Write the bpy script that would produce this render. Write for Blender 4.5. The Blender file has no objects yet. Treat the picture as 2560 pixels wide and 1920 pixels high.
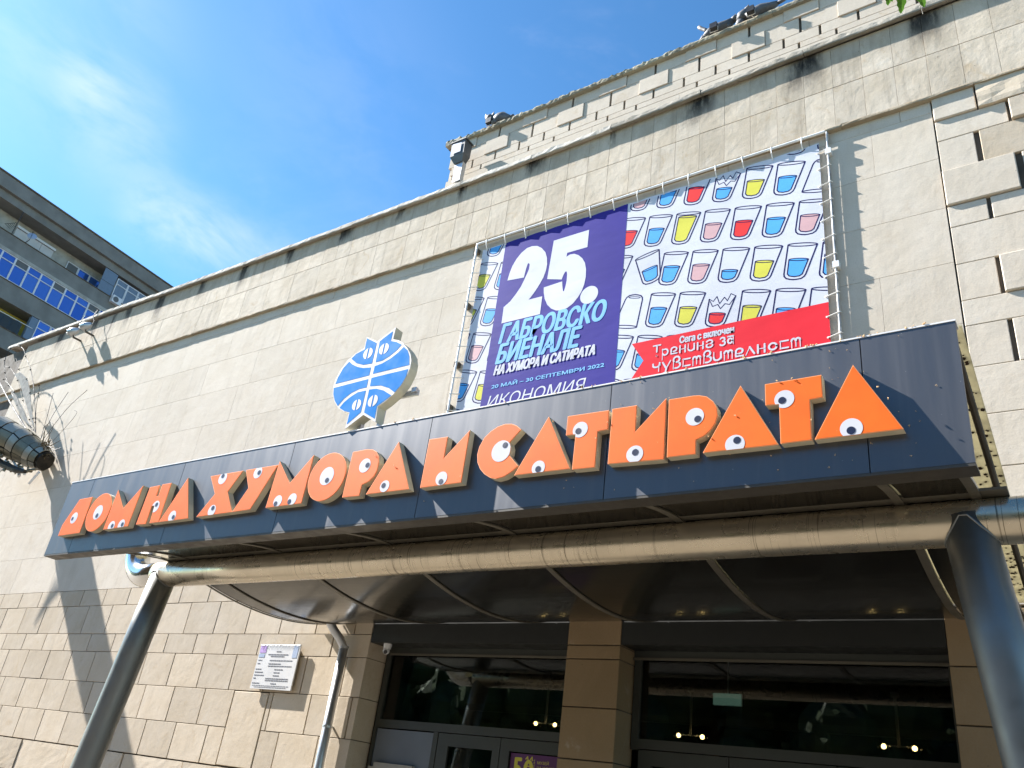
import bpy, math, random
from mathutils import Vector, Matrix
from mathutils.geometry import tessellate_polygon
random.seed(7)
R = math.radians
scene = bpy.context.scene
COL = scene.collection

# ------------------------------------------------------------------ camera
cam_data = bpy.data.cameras.new('camera')
camera = bpy.data.objects.new('camera', cam_data)
COL.objects.link(camera)
cam_data.sensor_fit = 'HORIZONTAL'
cam_data.sensor_width = 36.0
cam_data.lens = 28.873
cam_data.clip_start = 0.05
cam_data.clip_end = 2000.0
camera.matrix_world = Matrix(((0.825145, 0.163596, 0.540715, 0.0),
                              (0.551210, -0.442753, -0.707203, 0.0),
                              (0.123707, 0.881593, -0.455511, 1.6),
                              (0, 0, 0, 1)))
scene.camera = camera

# ------------------------------------------------------------------ light
SUN_DIR = Vector((0.753, 0.169, -0.635)).normalized()      # the way the light travels
world = bpy.data.worlds.new('World')
scene.world = world
world.use_nodes = True
sun_data = bpy.data.lights.new('sun', 'SUN')
sun_data.energy = 5.0
sun_data.angle = R(0.5)
sun_data.color = (1.0, 0.965, 0.92)
sun = bpy.data.objects.new('sun', sun_data)
COL.objects.link(sun)
sun.rotation_euler = SUN_DIR.to_track_quat('-Z', 'Y').to_euler()
scene.view_settings.view_transform = 'Standard'
scene.view_settings.look = 'None'
scene.view_settings.gamma = 1.0
scene.view_settings.use_curve_mapping = False
scene.view_settings.exposure = 1.85
scene.render.engine = 'CYCLES'
scene.cycles.max_bounces = 6
scene.cycles.diffuse_bounces = 3
scene.cycles.glossy_bounces = 3
scene.cycles.transparent_max_bounces = 8
scene.cycles.use_denoising = True
scene.cycles.sample_clamp_indirect = 6.0


class Nodes:
    """small helper round a node tree"""
    def __init__(s, tree):
        s.t = tree; s.n = tree.nodes; s.l = tree.links
    def put(s, sock, v):
        if hasattr(v, 'is_linked') or isinstance(v, bpy.types.NodeSocket): s.l.new(v, sock)
        elif v is not None:
            if isinstance(v, (tuple, list)) and len(v) == 3 and len(sock.default_value) == 4: v = (*v, 1)
            sock.default_value = v
    def math(s, op, a, b=None, clamp=False):
        m = s.n.new('ShaderNodeMath'); m.operation = op; m.use_clamp = clamp
        s.put(m.inputs[0], a)
        if b is not None: s.put(m.inputs[1], b)
        return m.outputs[0]
    def vec(s, op, a, b=None, scale=None):
        m = s.n.new('ShaderNodeVectorMath'); m.operation = op
        s.put(m.inputs[0], a)
        if b is not None: s.put(m.inputs[1], b)
        if scale is not None: s.put(m.inputs['Scale'], scale)
        return m.outputs['Value'] if op in ('DOT_PRODUCT', 'LENGTH', 'DISTANCE') else m.outputs['Vector']
    def noise(s, vec, scale, detail=3, rough=.55, dist=0):
        m = s.n.new('ShaderNodeTexNoise')
        s.put(m.inputs['Vector'], vec); m.inputs['Scale'].default_value = scale
        m.inputs['Detail'].default_value = detail; m.inputs['Roughness'].default_value = rough
        m.inputs['Distortion'].default_value = dist
        return m.outputs['Fac']
    def ramp(s, f, a, b, lo=0., hi=1., smooth=True):
        m = s.n.new('ShaderNodeMapRange'); m.interpolation_type = 'SMOOTHSTEP' if smooth else 'LINEAR'
        s.put(m.inputs[0], f)
        for i, v in enumerate((a, b, lo, hi)): m.inputs[i + 1].default_value = v
        return m.outputs[0]
    def mix(s, f, a, b, mode='MIX'):
        m = s.n.new('ShaderNodeMix'); m.data_type = 'RGBA'; m.blend_type = mode
        s.put(m.inputs[0], f); s.put(m.inputs[6], a); s.put(m.inputs[7], b)
        return m.outputs[2]
    def scaled(s, vec, sc):
        return s.vec('MULTIPLY', vec, sc)
    def bump(s, h, strength, dist):
        m = s.n.new('ShaderNodeBump'); m.inputs['Strength'].default_value = strength
        m.inputs['Distance'].default_value = dist; s.put(m.inputs['Height'], h)
        return m.outputs[0]

# sky: clear air with a few thin cirrus wisps
N = Nodes(world.node_tree)
sky = N.n.new('ShaderNodeTexSky')
sky.sky_type = 'NISHITA'; sky.sun_disc = False
sky.sun_elevation = R(39.4); sky.sun_rotation = R(257.35)
sky.altitude = 400; sky.air_density = 1.0; sky.dust_density = 0.35; sky.ozone_density = 2.0
bg = N.n['Background']
gdir = N.n.new('ShaderNodeTexCoord').outputs['Generated']
wv = N.scaled(gdir, (1.4, .8, 1.9))
cl = N.noise(wv, 2.3, 6, .6, .8)
cl2 = N.noise(wv, 7.0, 5, .6, .3)
veil = N.ramp(cl, .52, .80, 0, .14)
tot = veil
for d, r0, amt in (((-.755, .165, .634), .17, .12), ((-.764, .222, .607), .045, .14), ((-.77, .26, .585), .09, .12), ((-.785, .30, .54), .08, .06),
                   ((-.775, .345, .530), .065, .20), ((-.752, .400, .523), .07, .26), ((-.72, .45, .52), .06, .16), ((-.615, .393, .683), .2, .04)):
    dist = N.vec('DISTANCE', gdir, tuple(Vector(d).normalized()))
    g = N.ramp(dist, 0, r0, amt, 0)
    tot = N.math('ADD', tot, N.math('MULTIPLY', g, N.ramp(cl2, .30, .62)))
hs = N.n.new('ShaderNodeHueSaturation'); hs.inputs['Saturation'].default_value = 1.08
gm = N.n.new('ShaderNodeGamma'); gm.inputs[1].default_value = 1.14        # deeper towards the zenith, as the camera saw it
N.put(gm.inputs[0], N.vec('SCALE', sky.outputs[0], None, .16))
N.put(hs.inputs['Color'], N.vec('MULTIPLY', gm.outputs[0], (5.0, 6.35, 6.5)))
skyc = N.mix(N.math('MINIMUM', tot, .8), hs.outputs[0], (6.4, 6.0, 6.6))
N.put(bg.inputs[0], skyc)
bg.inputs[1].default_value = 0.074


# ------------------------------------------------------------------ materials
def new_mat(name):
    m = bpy.data.materials.new(name); m.use_nodes = True
    n = Nodes(m.node_tree); return m, n, n.n['Principled BSDF']

def plain(name, col, rough=.5, metal=0., spec=.5, var=.06, scale=3., bump=0., coat=0.):
    m, n, p = new_mat(name)
    pos = n.n.new('ShaderNodeNewGeometry').outputs['Position']
    f = n.noise(pos, scale, 4)
    v = n.ramp(f, .25, .75, 1 - var, 1 + var)
    c = n.vec('SCALE', tuple(col), None, v)
    n.put(p.inputs['Base Color'], c)
    p.inputs['Roughness'].default_value = rough
    p.inputs['Metallic'].default_value = metal
    p.inputs['Specular IOR Level'].default_value = spec
    p.inputs['Coat Weight'].default_value = coat
    n.put(p.inputs['Roughness'], n.ramp(n.noise(pos, scale * 2.3, 3), .3, .7, max(.02, rough * .85), min(1, rough * 1.15)))
    if bump: n.put(p.inputs['Normal'], n.bump(n.noise(pos, 40, 4), bump, .01))
    return m

def stone_material(name, ca, cb, streak=.2, stains=None, top=None, warm=.0, bump=.22, rnd=.1, speck=.5):
    m, n, p = new_mat(name)
    geo = n.n.new('ShaderNodeNewGeometry'); pos = geo.outputs['Position']
    rand = n.n.new('ShaderNodeObjectInfo').outputs['Random']
    off = n.vec('ADD', pos, n.vec('SCALE', (13., 7., 5.), None, rand))
    base = n.mix(n.ramp(n.noise(off, 1.7, 5, .6, .4), .3, .7), ca, cb)
    # rusty warm patches
    base = n.mix(n.ramp(n.noise(off, 2.6, 6, .65, 1.5), .55, .78, 0, .45 + warm), base, (.36, .245, .125))
    # light lime bloom
    base = n.mix(n.ramp(n.noise(off, 3.3, 5, .6, .6), .60, .80, 0, .35), base, (.60, .57, .52))
    st = n.noise(n.scaled(off, (7.5, 7.5, .55)), 1.0, 5, .65)
    base = n.mix(n.ramp(st, .50, .74, 0, streak), base, (.19, .155, .115))
    fine = n.noise(pos, 55, 3)
    base = n.mix(n.ramp(fine, .35, .7, 0, .14), base, (.30, .25, .18))
    pits = n.noise(pos, 24, 2, .5)
    base = n.mix(n.ramp(pits, .72, .79, 0, speck), base, (.10, .08, .06))
    if stains:
        sep = n.n.new('ShaderNodeSeparateXYZ'); n.put(sep.inputs[0], pos)
        wob = n.ramp(n.noise(n.scaled(pos, (3, 3, .9)), 1.5, 5, .65), .2, .8, -.14, .14, False)
        xx = n.math('ADD', sep.outputs[0], wob)
        acc = None
        for (sx, w, amt, length) in stains:
            g = n.ramp(n.math('ABSOLUTE', n.math('SUBTRACT', xx, sx)), w * .35, w * 1.25, amt, 0)
            zf = n.ramp(n.math('ADD', sep.outputs[2], n.math('MULTIPLY', wob, 1.2)), top - length, top - .05, 0, 1)
            g = n.math('MULTIPLY', g, zf)
            acc = g if acc is None else n.math('MAXIMUM', acc, g)
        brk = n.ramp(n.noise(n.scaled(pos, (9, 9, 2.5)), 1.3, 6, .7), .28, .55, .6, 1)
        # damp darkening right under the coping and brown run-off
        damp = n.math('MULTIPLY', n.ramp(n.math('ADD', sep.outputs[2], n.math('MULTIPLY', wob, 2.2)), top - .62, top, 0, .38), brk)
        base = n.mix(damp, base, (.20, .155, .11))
        base = n.mix(n.math('MULTIPLY', acc, brk), base, (.022, .020, .018))
    tone = n.ramp(rand, 0, 1, 1 - rnd, 1 + rnd * .5, False)
    base = n.vec('SCALE', base, None, tone)
    n.put(p.inputs['Base Color'], base)
    p.inputs['Roughness'].default_value = .9
    p.inputs['Specular IOR Level'].default_value = .25
    h = n.math('ADD', n.math('MULTIPLY', n.noise(off, 6, 5, .6), 1.6), n.math('MULTIPLY', n.noise(pos, 70, 4, .7), .35))
    n.put(p.inputs['Normal'], n.bump(h, bump, .018))
    return m

JOINTS = [(-.55, .24, .97, .75), (-1.98, .26, 1., .85), (-3.44, .24, 1., .68), (-4.83, .09, .8, .5), (-6.24, .22, .98, .40),
          (-7.7, .09, .95, .38), (-9.1, .10, .9, .40), (-10.45, .16, .95, .40), (-12.0, .14, .95, .55), (-13.4, .16, .95, .75),
          (-14.8, .14, .85, .6), (-16.3, .16, .95, .95), (-17.6, .14, .9, .8), (-19.0, .18, .9, .7), (-20.6, .18, .9, .6),
          (.8, .2, .9, .7), (-18.2, .07, .8, 1.3)]
M = {}
M['stone'] = stone_material('limestone_cladding', (.59, .52, .43), (.545, .47, .375), .16, None, None, -.2, .18, .05, .4)
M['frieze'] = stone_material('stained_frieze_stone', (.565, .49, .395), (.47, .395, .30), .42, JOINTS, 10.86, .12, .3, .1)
M['tile'] = stone_material('yellowish_limestone_tiles', (.55, .465, .36), (.50, .41, .30), .12, None, None, -.05, .2, .13)
M['attic'] = stone_material('smooth_attic_stone', (.565, .495, .41), (.525, .45, .365), .08, None, None, 0, .14, .06, .1)
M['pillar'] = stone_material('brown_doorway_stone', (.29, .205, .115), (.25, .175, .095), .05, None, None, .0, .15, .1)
M['mortar'] = plain('dark_joint_backing', (.10, .08, .06), .95, var=.3)
M['coping'] = stone_material('rough_coping_concrete', (.50, .47, .42), (.38, .35, .30), .3, None, None, 0, .9, .16, .8)
M['coping_dark'] = stone_material('lichen_spotted_coping', (.36, .33, .28), (.22, .205, .17), .4, None, None, 0, 1.1, .16, .9)
M['cap'] = stone_material('lichen_grown_capping', (.32, .30, .22), (.20, .185, .145), .5, None, None, .1, 1.0, .2, .9)
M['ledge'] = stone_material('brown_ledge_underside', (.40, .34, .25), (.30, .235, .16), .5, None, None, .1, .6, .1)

def fascia_mat():
    m, n, p = new_mat('blue_grey_fascia_paint')
    pos = n.n.new('ShaderNodeNewGeometry').outputs['Position']
    rand = n.n.new('ShaderNodeObjectInfo').outputs['Random']
    st = n.noise(n.scaled(pos, (9, 9, .5)), 1.2, 4, .6)
    sp = n.noise(pos, 60, 2, .5)
    c = n.mix(n.ramp(st, .45, .75, 0, .4), (.112, .114, .122), (.15, .15, .155))
    c = n.mix(n.ramp(sp, .73, .78, 0, .7), c, (.35, .34, .30))
    c = n.vec('SCALE', c, None, n.ramp(rand, 0, 1, .92, 1.08, False))
    n.put(p.inputs['Base Color'], c)
    p.inputs['Metallic'].default_value = .78
    n.put(p.inputs['Roughness'], n.ramp(st, .3, .7, .39, .45))
    return m
M['fascia'] = fascia_mat()

def orange_mat():
    m, n, p = new_mat('orange_letter_face')
    pos = n.n.new('ShaderNodeNewGeometry').outputs['Position']
    f = n.noise(pos, 4, 4); s = n.noise(pos, 38, 3, .7)
    c = n.mix(n.ramp(f, .3, .7), (.92, .150, .010), (.88, .130, .008))
    c = n.mix(n.ramp(s, .70, .76, 0, .5), c, (.80, .36, .14))
    n.put(p.inputs['Base Color'], c)
    p.inputs['Roughness'].default_value = .5
    p.inputs['Specular IOR Level'].default_value = .2
    return m
M['orange'] = orange_mat()
M['orange_rim'] = plain('orange_letter_rim', (.90, .33, .10), .5)
M['cream'] = plain('cream_letter_return', (.50, .455, .33), .55, var=.15, scale=5)
M['eye'] = plain('white_eye_film', (.60, .60, .64), .55, spec=.2)
M['pupil'] = plain('navy_pupil_film', (.010, .014, .045), .35)
M['emblem_blue'] = plain('blue_emblem_film', (.0, .20, .60), .6, var=.04, spec=.03)
M['emblem_white'] = plain('white_emblem_face', (.60, .59, .58), .6, spec=.15)

def brushed(name, col, rough, metal, lines=0., dirt=.2):
    m, n, p = new_mat(name)
    pos = n.n.new('ShaderNodeNewGeometry').outputs['Position']
    c = n.mix(n.ramp(n.noise(pos, 2.1, 5, .6), .35, .7, 0, dirt), tuple(col), tuple(x * .45 for x in col))
    if lines:
        ln = n.noise(n.scaled(pos, (70, 1.0, 1.0)), 1.0, 3, .7)
        zone = n.ramp(n.noise(n.scaled(pos, (.9, .2, .2)), 1.0, 2), .42, .55)
        lm = n.math('MULTIPLY', n.ramp(ln, .60, .64, 0, lines), zone)
        c = n.mix(lm, c, (.05, .035, .02))
    n.put(p.inputs['Base Color'], c)
    p.inputs['Metallic'].default_value = metal
    n.put(p.inputs['Roughness'], n.ramp(n.noise(pos, 7, 4), .3, .7, rough * .85, rough * 1.25))
    n.put(p.inputs['Normal'], n.bump(n.noise(n.scaled(pos, (30, 3, 3)), 1.0, 3), .05, .005))
    return m
M['beam'] = brushed('brushed_bronze_aluminium', (.60, .52, .39), .28, .82, .75)
M['column'] = brushed('grey_satin_column_paint', (.20, .205, .195), .42, .6)
M['chrome'] = brushed('polished_elbow_metal', (.66, .65, .62), .16, .95, 0, .08)
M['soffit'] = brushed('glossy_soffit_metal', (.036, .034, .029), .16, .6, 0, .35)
M['rib'] = brushed('satin_rib_trim', (.125, .112, .085), .45, .3)
M['return_metal'] = brushed('dull_underside_trim', (.07, .062, .05), .5, .3)
M['galv'] = brushed('galvanised_downpipe', (.50, .51, .52), .36, .7)
M['frame_metal'] = plain('olive_grey_door_frame', (.038, .041, .034), .5, .1)
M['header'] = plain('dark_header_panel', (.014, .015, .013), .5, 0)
M['dark'] = plain('dark_lobby_lining', (.020, .019, .017), .8)
M['frosted'] = plain('blue_grey_sidelight_panel', (.13, .15, .18), .35)
M['white_paint'] = plain('white_paint', (.74, .74, .74), .45)
M['rope'] = plain('white_rope', (.72, .70, .66), .8)
M['black'] = plain('black_lamp_housing', (.012, .012, .013), .45)
M['cat'] = plain('dark_grey_sculpture_metal', (.10, .10, .105), .6, .2, var=.35, scale=6, bump=.3)
M['lampgrey'] = plain('weathered_grey_lamp_metal', (.10, .105, .11), .5, .5, var=.2)
M['rust'] = plain('rust_spotted_tube', (.48, .42, .36), .6, .2, var=.5, scale=14)

def glass_mat(name, tint=(1, 1, 1), refl=(1, 1, 1)):
    m = bpy.data.materials.new(name); m.use_nodes = True
    n = Nodes(m.node_tree); out = n.n['Material Output']; n.n.remove(n.n['Principled BSDF'])
    fr = n.n.new('ShaderNodeFresnel'); fr.inputs[0].default_value = 1.5
    tr = n.n.new('ShaderNodeBsdfTransparent'); tr.inputs[0].default_value = (*tint, 1)
    gl = n.n.new('ShaderNodeBsdfGlossy'); gl.inputs['Roughness'].default_value = .015; gl.inputs['Color'].default_value = (*refl, 1)
    mx = n.n.new('ShaderNodeMixShader')
    n.l.new(fr.outputs[0], mx.inputs[0]); n.l.new(tr.outputs[0], mx.inputs[1]); n.l.new(gl.outputs[0], mx.inputs[2])
    n.l.new(mx.outputs[0], out.inputs[0])
    return m
M['glass'] = glass_mat('door_glass', (.55, .60, .58))
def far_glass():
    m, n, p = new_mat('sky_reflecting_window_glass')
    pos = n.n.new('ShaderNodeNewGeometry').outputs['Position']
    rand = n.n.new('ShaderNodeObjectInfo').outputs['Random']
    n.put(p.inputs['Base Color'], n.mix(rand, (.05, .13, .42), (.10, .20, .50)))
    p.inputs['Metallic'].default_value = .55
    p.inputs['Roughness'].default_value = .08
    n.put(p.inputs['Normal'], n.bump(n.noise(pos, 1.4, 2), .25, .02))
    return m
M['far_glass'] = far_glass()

def translucent(name, col):
    m = bpy.data.materials.new(name); m.use_nodes = True
    n = Nodes(m.node_tree); out = n.n['Material Output']; n.n.remove(n.n['Principled BSDF'])
    a = n.n.new('ShaderNodeBsdfDiffuse'); b = n.n.new('ShaderNodeBsdfTranslucent'); mx = n.n.new('ShaderNodeMixShader')
    pos = n.n.new('ShaderNodeNewGeometry').outputs['Position']
    c = n.mix(n.ramp(n.noise(pos, 9, 4), .4, .7, 0, .5), tuple(col), tuple(x * .6 for x in col))
    n.put(a.inputs[0], c); n.put(b.inputs[0], c)
    mx.inputs[0].default_value = .6
    n.l.new(a.outputs[0], mx.inputs[1]); n.l.new(b.outputs[0], mx.inputs[2]); n.l.new(mx.outputs[0], out.inputs[0])
    return m
M['roof_sheet'] = translucent('translucent_roof_sheet', (.60, .56, .42))
M['leaf'] = translucent('serrated_leaf', (.10, .22, .03))
M['leaf_dark'] = plain('shed_leaf', (.07, .04, .02), .8)
M['blossom'] = plain('dry_blossom', (.62, .40, .20), .9, var=.4, scale=30)

def emit(name, col, s):
    m = bpy.data.materials.new(name); m.use_nodes = True
    n = Nodes(m.node_tree); p = n.n['Principled BSDF']
    p.inputs['Base Color'].default_value = (*col, 1); p.inputs['Emission Color'].default_value = (*col, 1)
    p.inputs['Emission Strength'].default_value = s
    return m
M['bulb'] = emit('glowing_amber_bulb', (1., .55, .22), 9.)
M['exit'] = emit('pale_green_lit_sign', (.25, .40, .33), .12)

def print_mat(name, col, rough=.55):
    m, n, p = new_mat(name)
    pos = n.n.new('ShaderNodeNewGeometry').outputs['Position']
    n.put(p.inputs['Base Color'], n.vec('SCALE', tuple(col), None, n.ramp(n.noise(pos, 1.2, 3), .3, .7, .94, 1.06)))
    p.inputs['Roughness'].default_value = rough
    p.inputs['Specular IOR Level'].default_value = .05
    n.put(p.inputs['Normal'], n.bump(n.noise(n.scaled(pos, (.8, 1, 2.4)), 1.3, 3), .12, .05))
    return m
M['banner'] = print_mat('white_banner_vinyl', (.58, .585, .64))
M['purple'] = print_mat('violet_print', (.040, .032, .235))
M['print_white'] = print_mat('white_print', (.60, .60, .66))
M['sky_print'] = print_mat('pale_blue_print', (.22, .48, .78))
M['red'] = print_mat('red_print', (.72, .030, .045))
M['line'] = print_mat('navy_line_print', (.010, .008, .075))
M['d_blue'] = print_mat('blue_drink_print', (.09, .36, .74))
M['d_red'] = print_mat('red_drink_print', (.70, .045, .045))
M['d_yellow'] = print_mat('yellow_drink_print', (.60, .56, .085))
M['d_pink'] = print_mat('pink_drink_print', (.58, .36, .37))
M['ink'] = plain('dark_text_ink', (.10, .10, .12), .6)
M['lilac'] = plain('lilac_print_block', (.38, .24, .50), .6, var=.4, scale=40)
M['gold'] = plain('yellow_poster_print', (.55, .50, .05), .5)
M['plum'] = plain('plum_poster_paper', (.085, .018, .10), .45)
M['concrete'] = plain('grey_panel_concrete', (.175, .172, .160), .92, var=.16, scale=1.1, bump=.25)
M['concrete2'] = plain('pale_loggia_render', (.33, .32, .29), .9, var=.2, scale=2)
M['yellow_wall'] = plain('yellow_loggia_render', (.52, .42, .075), .9, var=.08)
M['pvc'] = plain('white_window_frames', (.62, .63, .66), .5)
M['blind'] = plain('white_roller_blind', (.50, .48, .47), .7)
M['curtain'] = plain('grey_blue_awning_panel', (.13, .18, .25), .7)
M['darkpane'] = plain('dark_open_vent', (.10, .10, .10), .6)
M['dish'] = plain('blue_grey_dish', (.30, .36, .48), .5)

def poster_mat():
    m, n, p = new_mat('colourful_poster_print')
    pos = n.n.new('ShaderNodeNewGeometry').outputs['Position']
    v = n.n.new('ShaderNodeTexVoronoi'); v.inputs['Scale'].default_value = 55; n.put(v.inputs['Vector'], pos)
    c = n.mix(.55, (.01, .05, .10), v.outputs['Color'], 'MULTIPLY')
    c = n.mix(n.ramp(n.noise(pos, 7, 3), .5, .62), (.01, .06, .10), v.outputs['Color'])
    c = n.vec('SCALE', c, None, .16)
    n.put(p.inputs['Base Color'], c); p.inputs['Roughness'].default_value = .3
    return m
M['poster'] = poster_mat()
def ground_mat():
    m, n, p = new_mat('pale_paving')
    pos = n.n.new('ShaderNodeNewGeometry').outputs['Position']
    b = n.n.new('ShaderNodeTexBrick'); n.put(b.inputs['Vector'], pos); b.inputs['Scale'].default_value = 1.0
    b.inputs['Color1'].default_value = (.185, .16, .13, 1); b.inputs['Color2'].default_value = (.15, .13, .105, 1)
    b.inputs['Mortar'].default_value = (.08, .07, .055, 1); b.inputs['Mortar Size'].default_value = .006
    b.inputs['Brick Width'].default_value = .6; b.inputs['Row Height'].default_value = .4
    n.put(p.inputs['Base Color'], n.mix(n.ramp(n.noise(pos, .8, 5), .3, .7, 0, .3), b.outputs['Color'], (.16, .14, .11)))
    p.inputs['Roughness'].default_value = .85
    return m
M['ground'] = ground_mat()


# ------------------------------------------------------------------ mesh helpers
ORIGIN = {}        # world origin of every object (all rotations stay zero)

def register(o, parent, world_loc):
    COL.objects.link(o)
    base = Vector((0, 0, 0))
    if parent is not None:
        o.parent = parent; base = ORIGIN[parent.name]
    o.location = Vector(world_loc) - base
    ORIGIN[o.name] = Vector(world_loc)
    return o

def thing(name, label, cat, loc, group=None, kind=None):
    o = bpy.data.objects.new(name, None)
    o.empty_display_size = .1
    register(o, None, loc)
    o['label'] = label; o['category'] = cat
    if group: o['group'] = group
    if kind: o['kind'] = kind
    return o

def circle_pts(cx, cz, rx, rz=None, n=40, a0=0, a1=None):
    rz = rx if rz is None else rz
    if a1 is None: return [(cx + rx * math.cos(2 * math.pi * i / n), cz + rz * math.sin(2 * math.pi * i / n)) for i in range(n)]
    return [(cx + rx * math.cos(R(a0 + (a1 - a0) * i / n)), cz + rz * math.sin(R(a0 + (a1 - a0) * i / n))) for i in range(n + 1)]

def area2(p): return sum(p[i][0] * p[(i + 1) % len(p)][1] - p[(i + 1) % len(p)][0] * p[i][1] for i in range(len(p)))

def clip(subj, cl):
    """Sutherland-Hodgman: any polygon against a convex one"""
    if area2(cl) < 0: cl = cl[::-1]
    out = list(subj)
    for i in range(len(cl)):
        a, b = cl[i], cl[(i + 1) % len(cl)]
        inp, out = out, []
        if not inp: break
        f = lambda p: (b[0] - a[0]) * (p[1] - a[1]) - (b[1] - a[1]) * (p[0] - a[0])
        for j in range(len(inp)):
            p, q = inp[j - 1], inp[j]
            fp, fq = f(p), f(q)
            if (fp >= 0) != (fq >= 0):
                t = fp / (fp - fq); out.append((p[0] + (q[0] - p[0]) * t, p[1] + (q[1] - p[1]) * t))
            if fq >= 0: out.append(q)
    return out

class MB:
    def __init__(s): s.v = []; s.f = []; s.smooth = False
    def add(s, v, f):
        k = len(s.v); s.v += [Vector(p) for p in v]; s.f += [tuple(i + k for i in q) for q in f]; return s
    def box(s, x0, x1, y0, y1, z0, z1):
        return s.add([(x0, y0, z0), (x1, y0, z0), (x1, y1, z0), (x0, y1, z0), (x0, y0, z1), (x1, y0, z1), (x1, y1, z1), (x0, y1, z1)],
                     [(0, 1, 5, 4), (1, 2, 6, 5), (2, 3, 7, 6), (3, 0, 4, 7), (4, 5, 6, 7), (3, 2, 1, 0)])
    def prism(s, poly, y0, y1, tf=None):
        """poly in XZ, from front y0 to back y1"""
        if area2(poly) < 0: poly = poly[::-1]
        n = len(poly)
        v = [(x, y0, z) for x, z in poly] + [(x, y1, z) for x, z in poly]
        if tf: v = [tf(p) for p in v]
        tri = tessellate_polygon([[Vector((x, z, 0)) for x, z in poly]])
        f = [tuple(t) for t in tri] + [tuple(i + n for i in reversed(t)) for t in tri]
        f += [(i, i + n, (i + 1) % n + n, (i + 1) % n) for i in range(n)]
        return s.add(v, f)
    def sheet(s, poly, y):
        if len(poly) < 3: return s
        if area2(poly) < 0: poly = poly[::-1]
        tri = tessellate_polygon([[Vector((x, z, 0)) for x, z in poly]])
        return s.add([(x, y, z) for x, z in poly], [tuple(t) for t in tri])
    def tube(s, path, r, n=12, caps=True):
        path = [Vector(p) for p in path]
        rs = r if isinstance(r, (list, tuple)) else [r] * len(path)
        ring = []; up = None
        for i, p in enumerate(path):
            d = (path[min(i + 1, len(path) - 1)] - path[max(i - 1, 0)]).normalized()
            if up is None: up = Vector((0, 0, 1)) if abs(d.z) < .9 else Vector((0, 1, 0))
            a = d.cross(up).normalized(); b = a.cross(d).normalized(); up = b
            ring.append([p + (a * math.cos(2 * math.pi * k / n) + b * math.sin(2 * math.pi * k / n)) * rs[i] for k in range(n)])
        v = [q for rg in ring for q in rg]
        f = [(i * n + k, i * n + (k + 1) % n, (i + 1) * n + (k + 1) % n, (i + 1) * n + k) for i in range(len(path) - 1) for k in range(n)]
        if caps: f += [tuple(range(n))[::-1], tuple((len(path) - 1) * n + k for k in range(n))]
        return s.add(v, f)
    def ball(s, c, rx, ry=None, rz=None, n=10, m=7):
        ry = ry or rx; rz = rz or rx; c = Vector(c)
        v = [c + Vector((0, 0, rz))]
        for i in range(1, m):
            t = math.pi * i / m
            v += [c + Vector((rx * math.sin(t) * math.cos(2 * math.pi * k / n), ry * math.sin(t) * math.sin(2 * math.pi * k / n), rz * math.cos(t))) for k in range(n)]
        v.append(c - Vector((0, 0, rz)))
        f = [(0, 1 + k, 1 + (k + 1) % n) for k in range(n)]
        for i in range(m - 2):
            f += [(1 + i * n + k, 1 + (i + 1) * n + k, 1 + (i + 1) * n + (k + 1) % n, 1 + i * n + (k + 1) % n) for k in range(n)]
        e = len(v) - 1; q = 1 + (m - 2) * n
        f += [(e, q + (k + 1) % n, q + k) for k in range(n)]
        return s.add(v, f)
    def stroke(s, pts, w, y, region=None, closed=False):
        """flat printed line in XZ"""
        pts = list(pts) + ([pts[0]] if closed else [])
        for i in range(len(pts) - 1):
            a, b = Vector(pts[i]), Vector(pts[i + 1]); d = b - a
            if d.length < 1e-6: continue
            d.normalize(); nn = Vector((-d.y, d.x)) * w / 2; e = d * w * .35
            q = [tuple(a - e + nn), tuple(a - e - nn), tuple(b + e - nn), tuple(b + e + nn)]
            if region: q = clip(q, region)
            s.sheet(q, y - .0001 * (i % 5))      # neighbouring segments never share a plane
        return s
    def build(s, name, mat, parent=None, kind=None, label=None, smooth=False, loc=None):
        if parent is not None and parent.name.startswith('banner'):      # measured 55 mm too near: enlarge to its true plane
            s.v = [Vector((v.x * 1.007, v.y + .055, 1.6 + (v.z - 1.6) * 1.007)) for v in s.v]
        me = bpy.data.meshes.new(name)
        base = Vector(loc) if loc is not None else (ORIGIN[parent.name] if parent else Vector((0, 0, 0)))
        me.from_pydata([tuple(v - base) for v in s.v], [], s.f)
        me.materials.append(M[mat] if isinstance(mat, str) else mat)
        if smooth: me.shade_smooth() if hasattr(me, 'shade_smooth') else [setattr(p, 'use_smooth', True) for p in me.polygons]
        me.update()
        o = bpy.data.objects.new(name, me)
        register(o, parent, base)
        if kind: o['kind'] = kind
        if label: o['label'] = label
        return o

def tag(o, label, cat, group=None):
    o['label'] = label; o['category'] = cat
    if group: o['group'] = group
    return o

def copy_tree(o, loc, label=None, group=None):
    """a copy of a thing with copies of its parts and sub-parts; mesh data is shared"""
    c = o.copy(); COL.objects.link(c); c.parent = None; c.location = Vector(loc)
    ORIGIN[c.name] = Vector(loc)
    if label: c['label'] = label
    if group: c['group'] = group
    for ch in list(o.children):
        k = ch.copy(); COL.objects.link(k); k.parent = c; ORIGIN[k.name] = Vector(loc) + k.location
        for g in list(ch.children):
            q = g.copy(); COL.objects.link(q); q.parent = k; ORIGIN[q.name] = ORIGIN[k.name]
    return c

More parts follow.
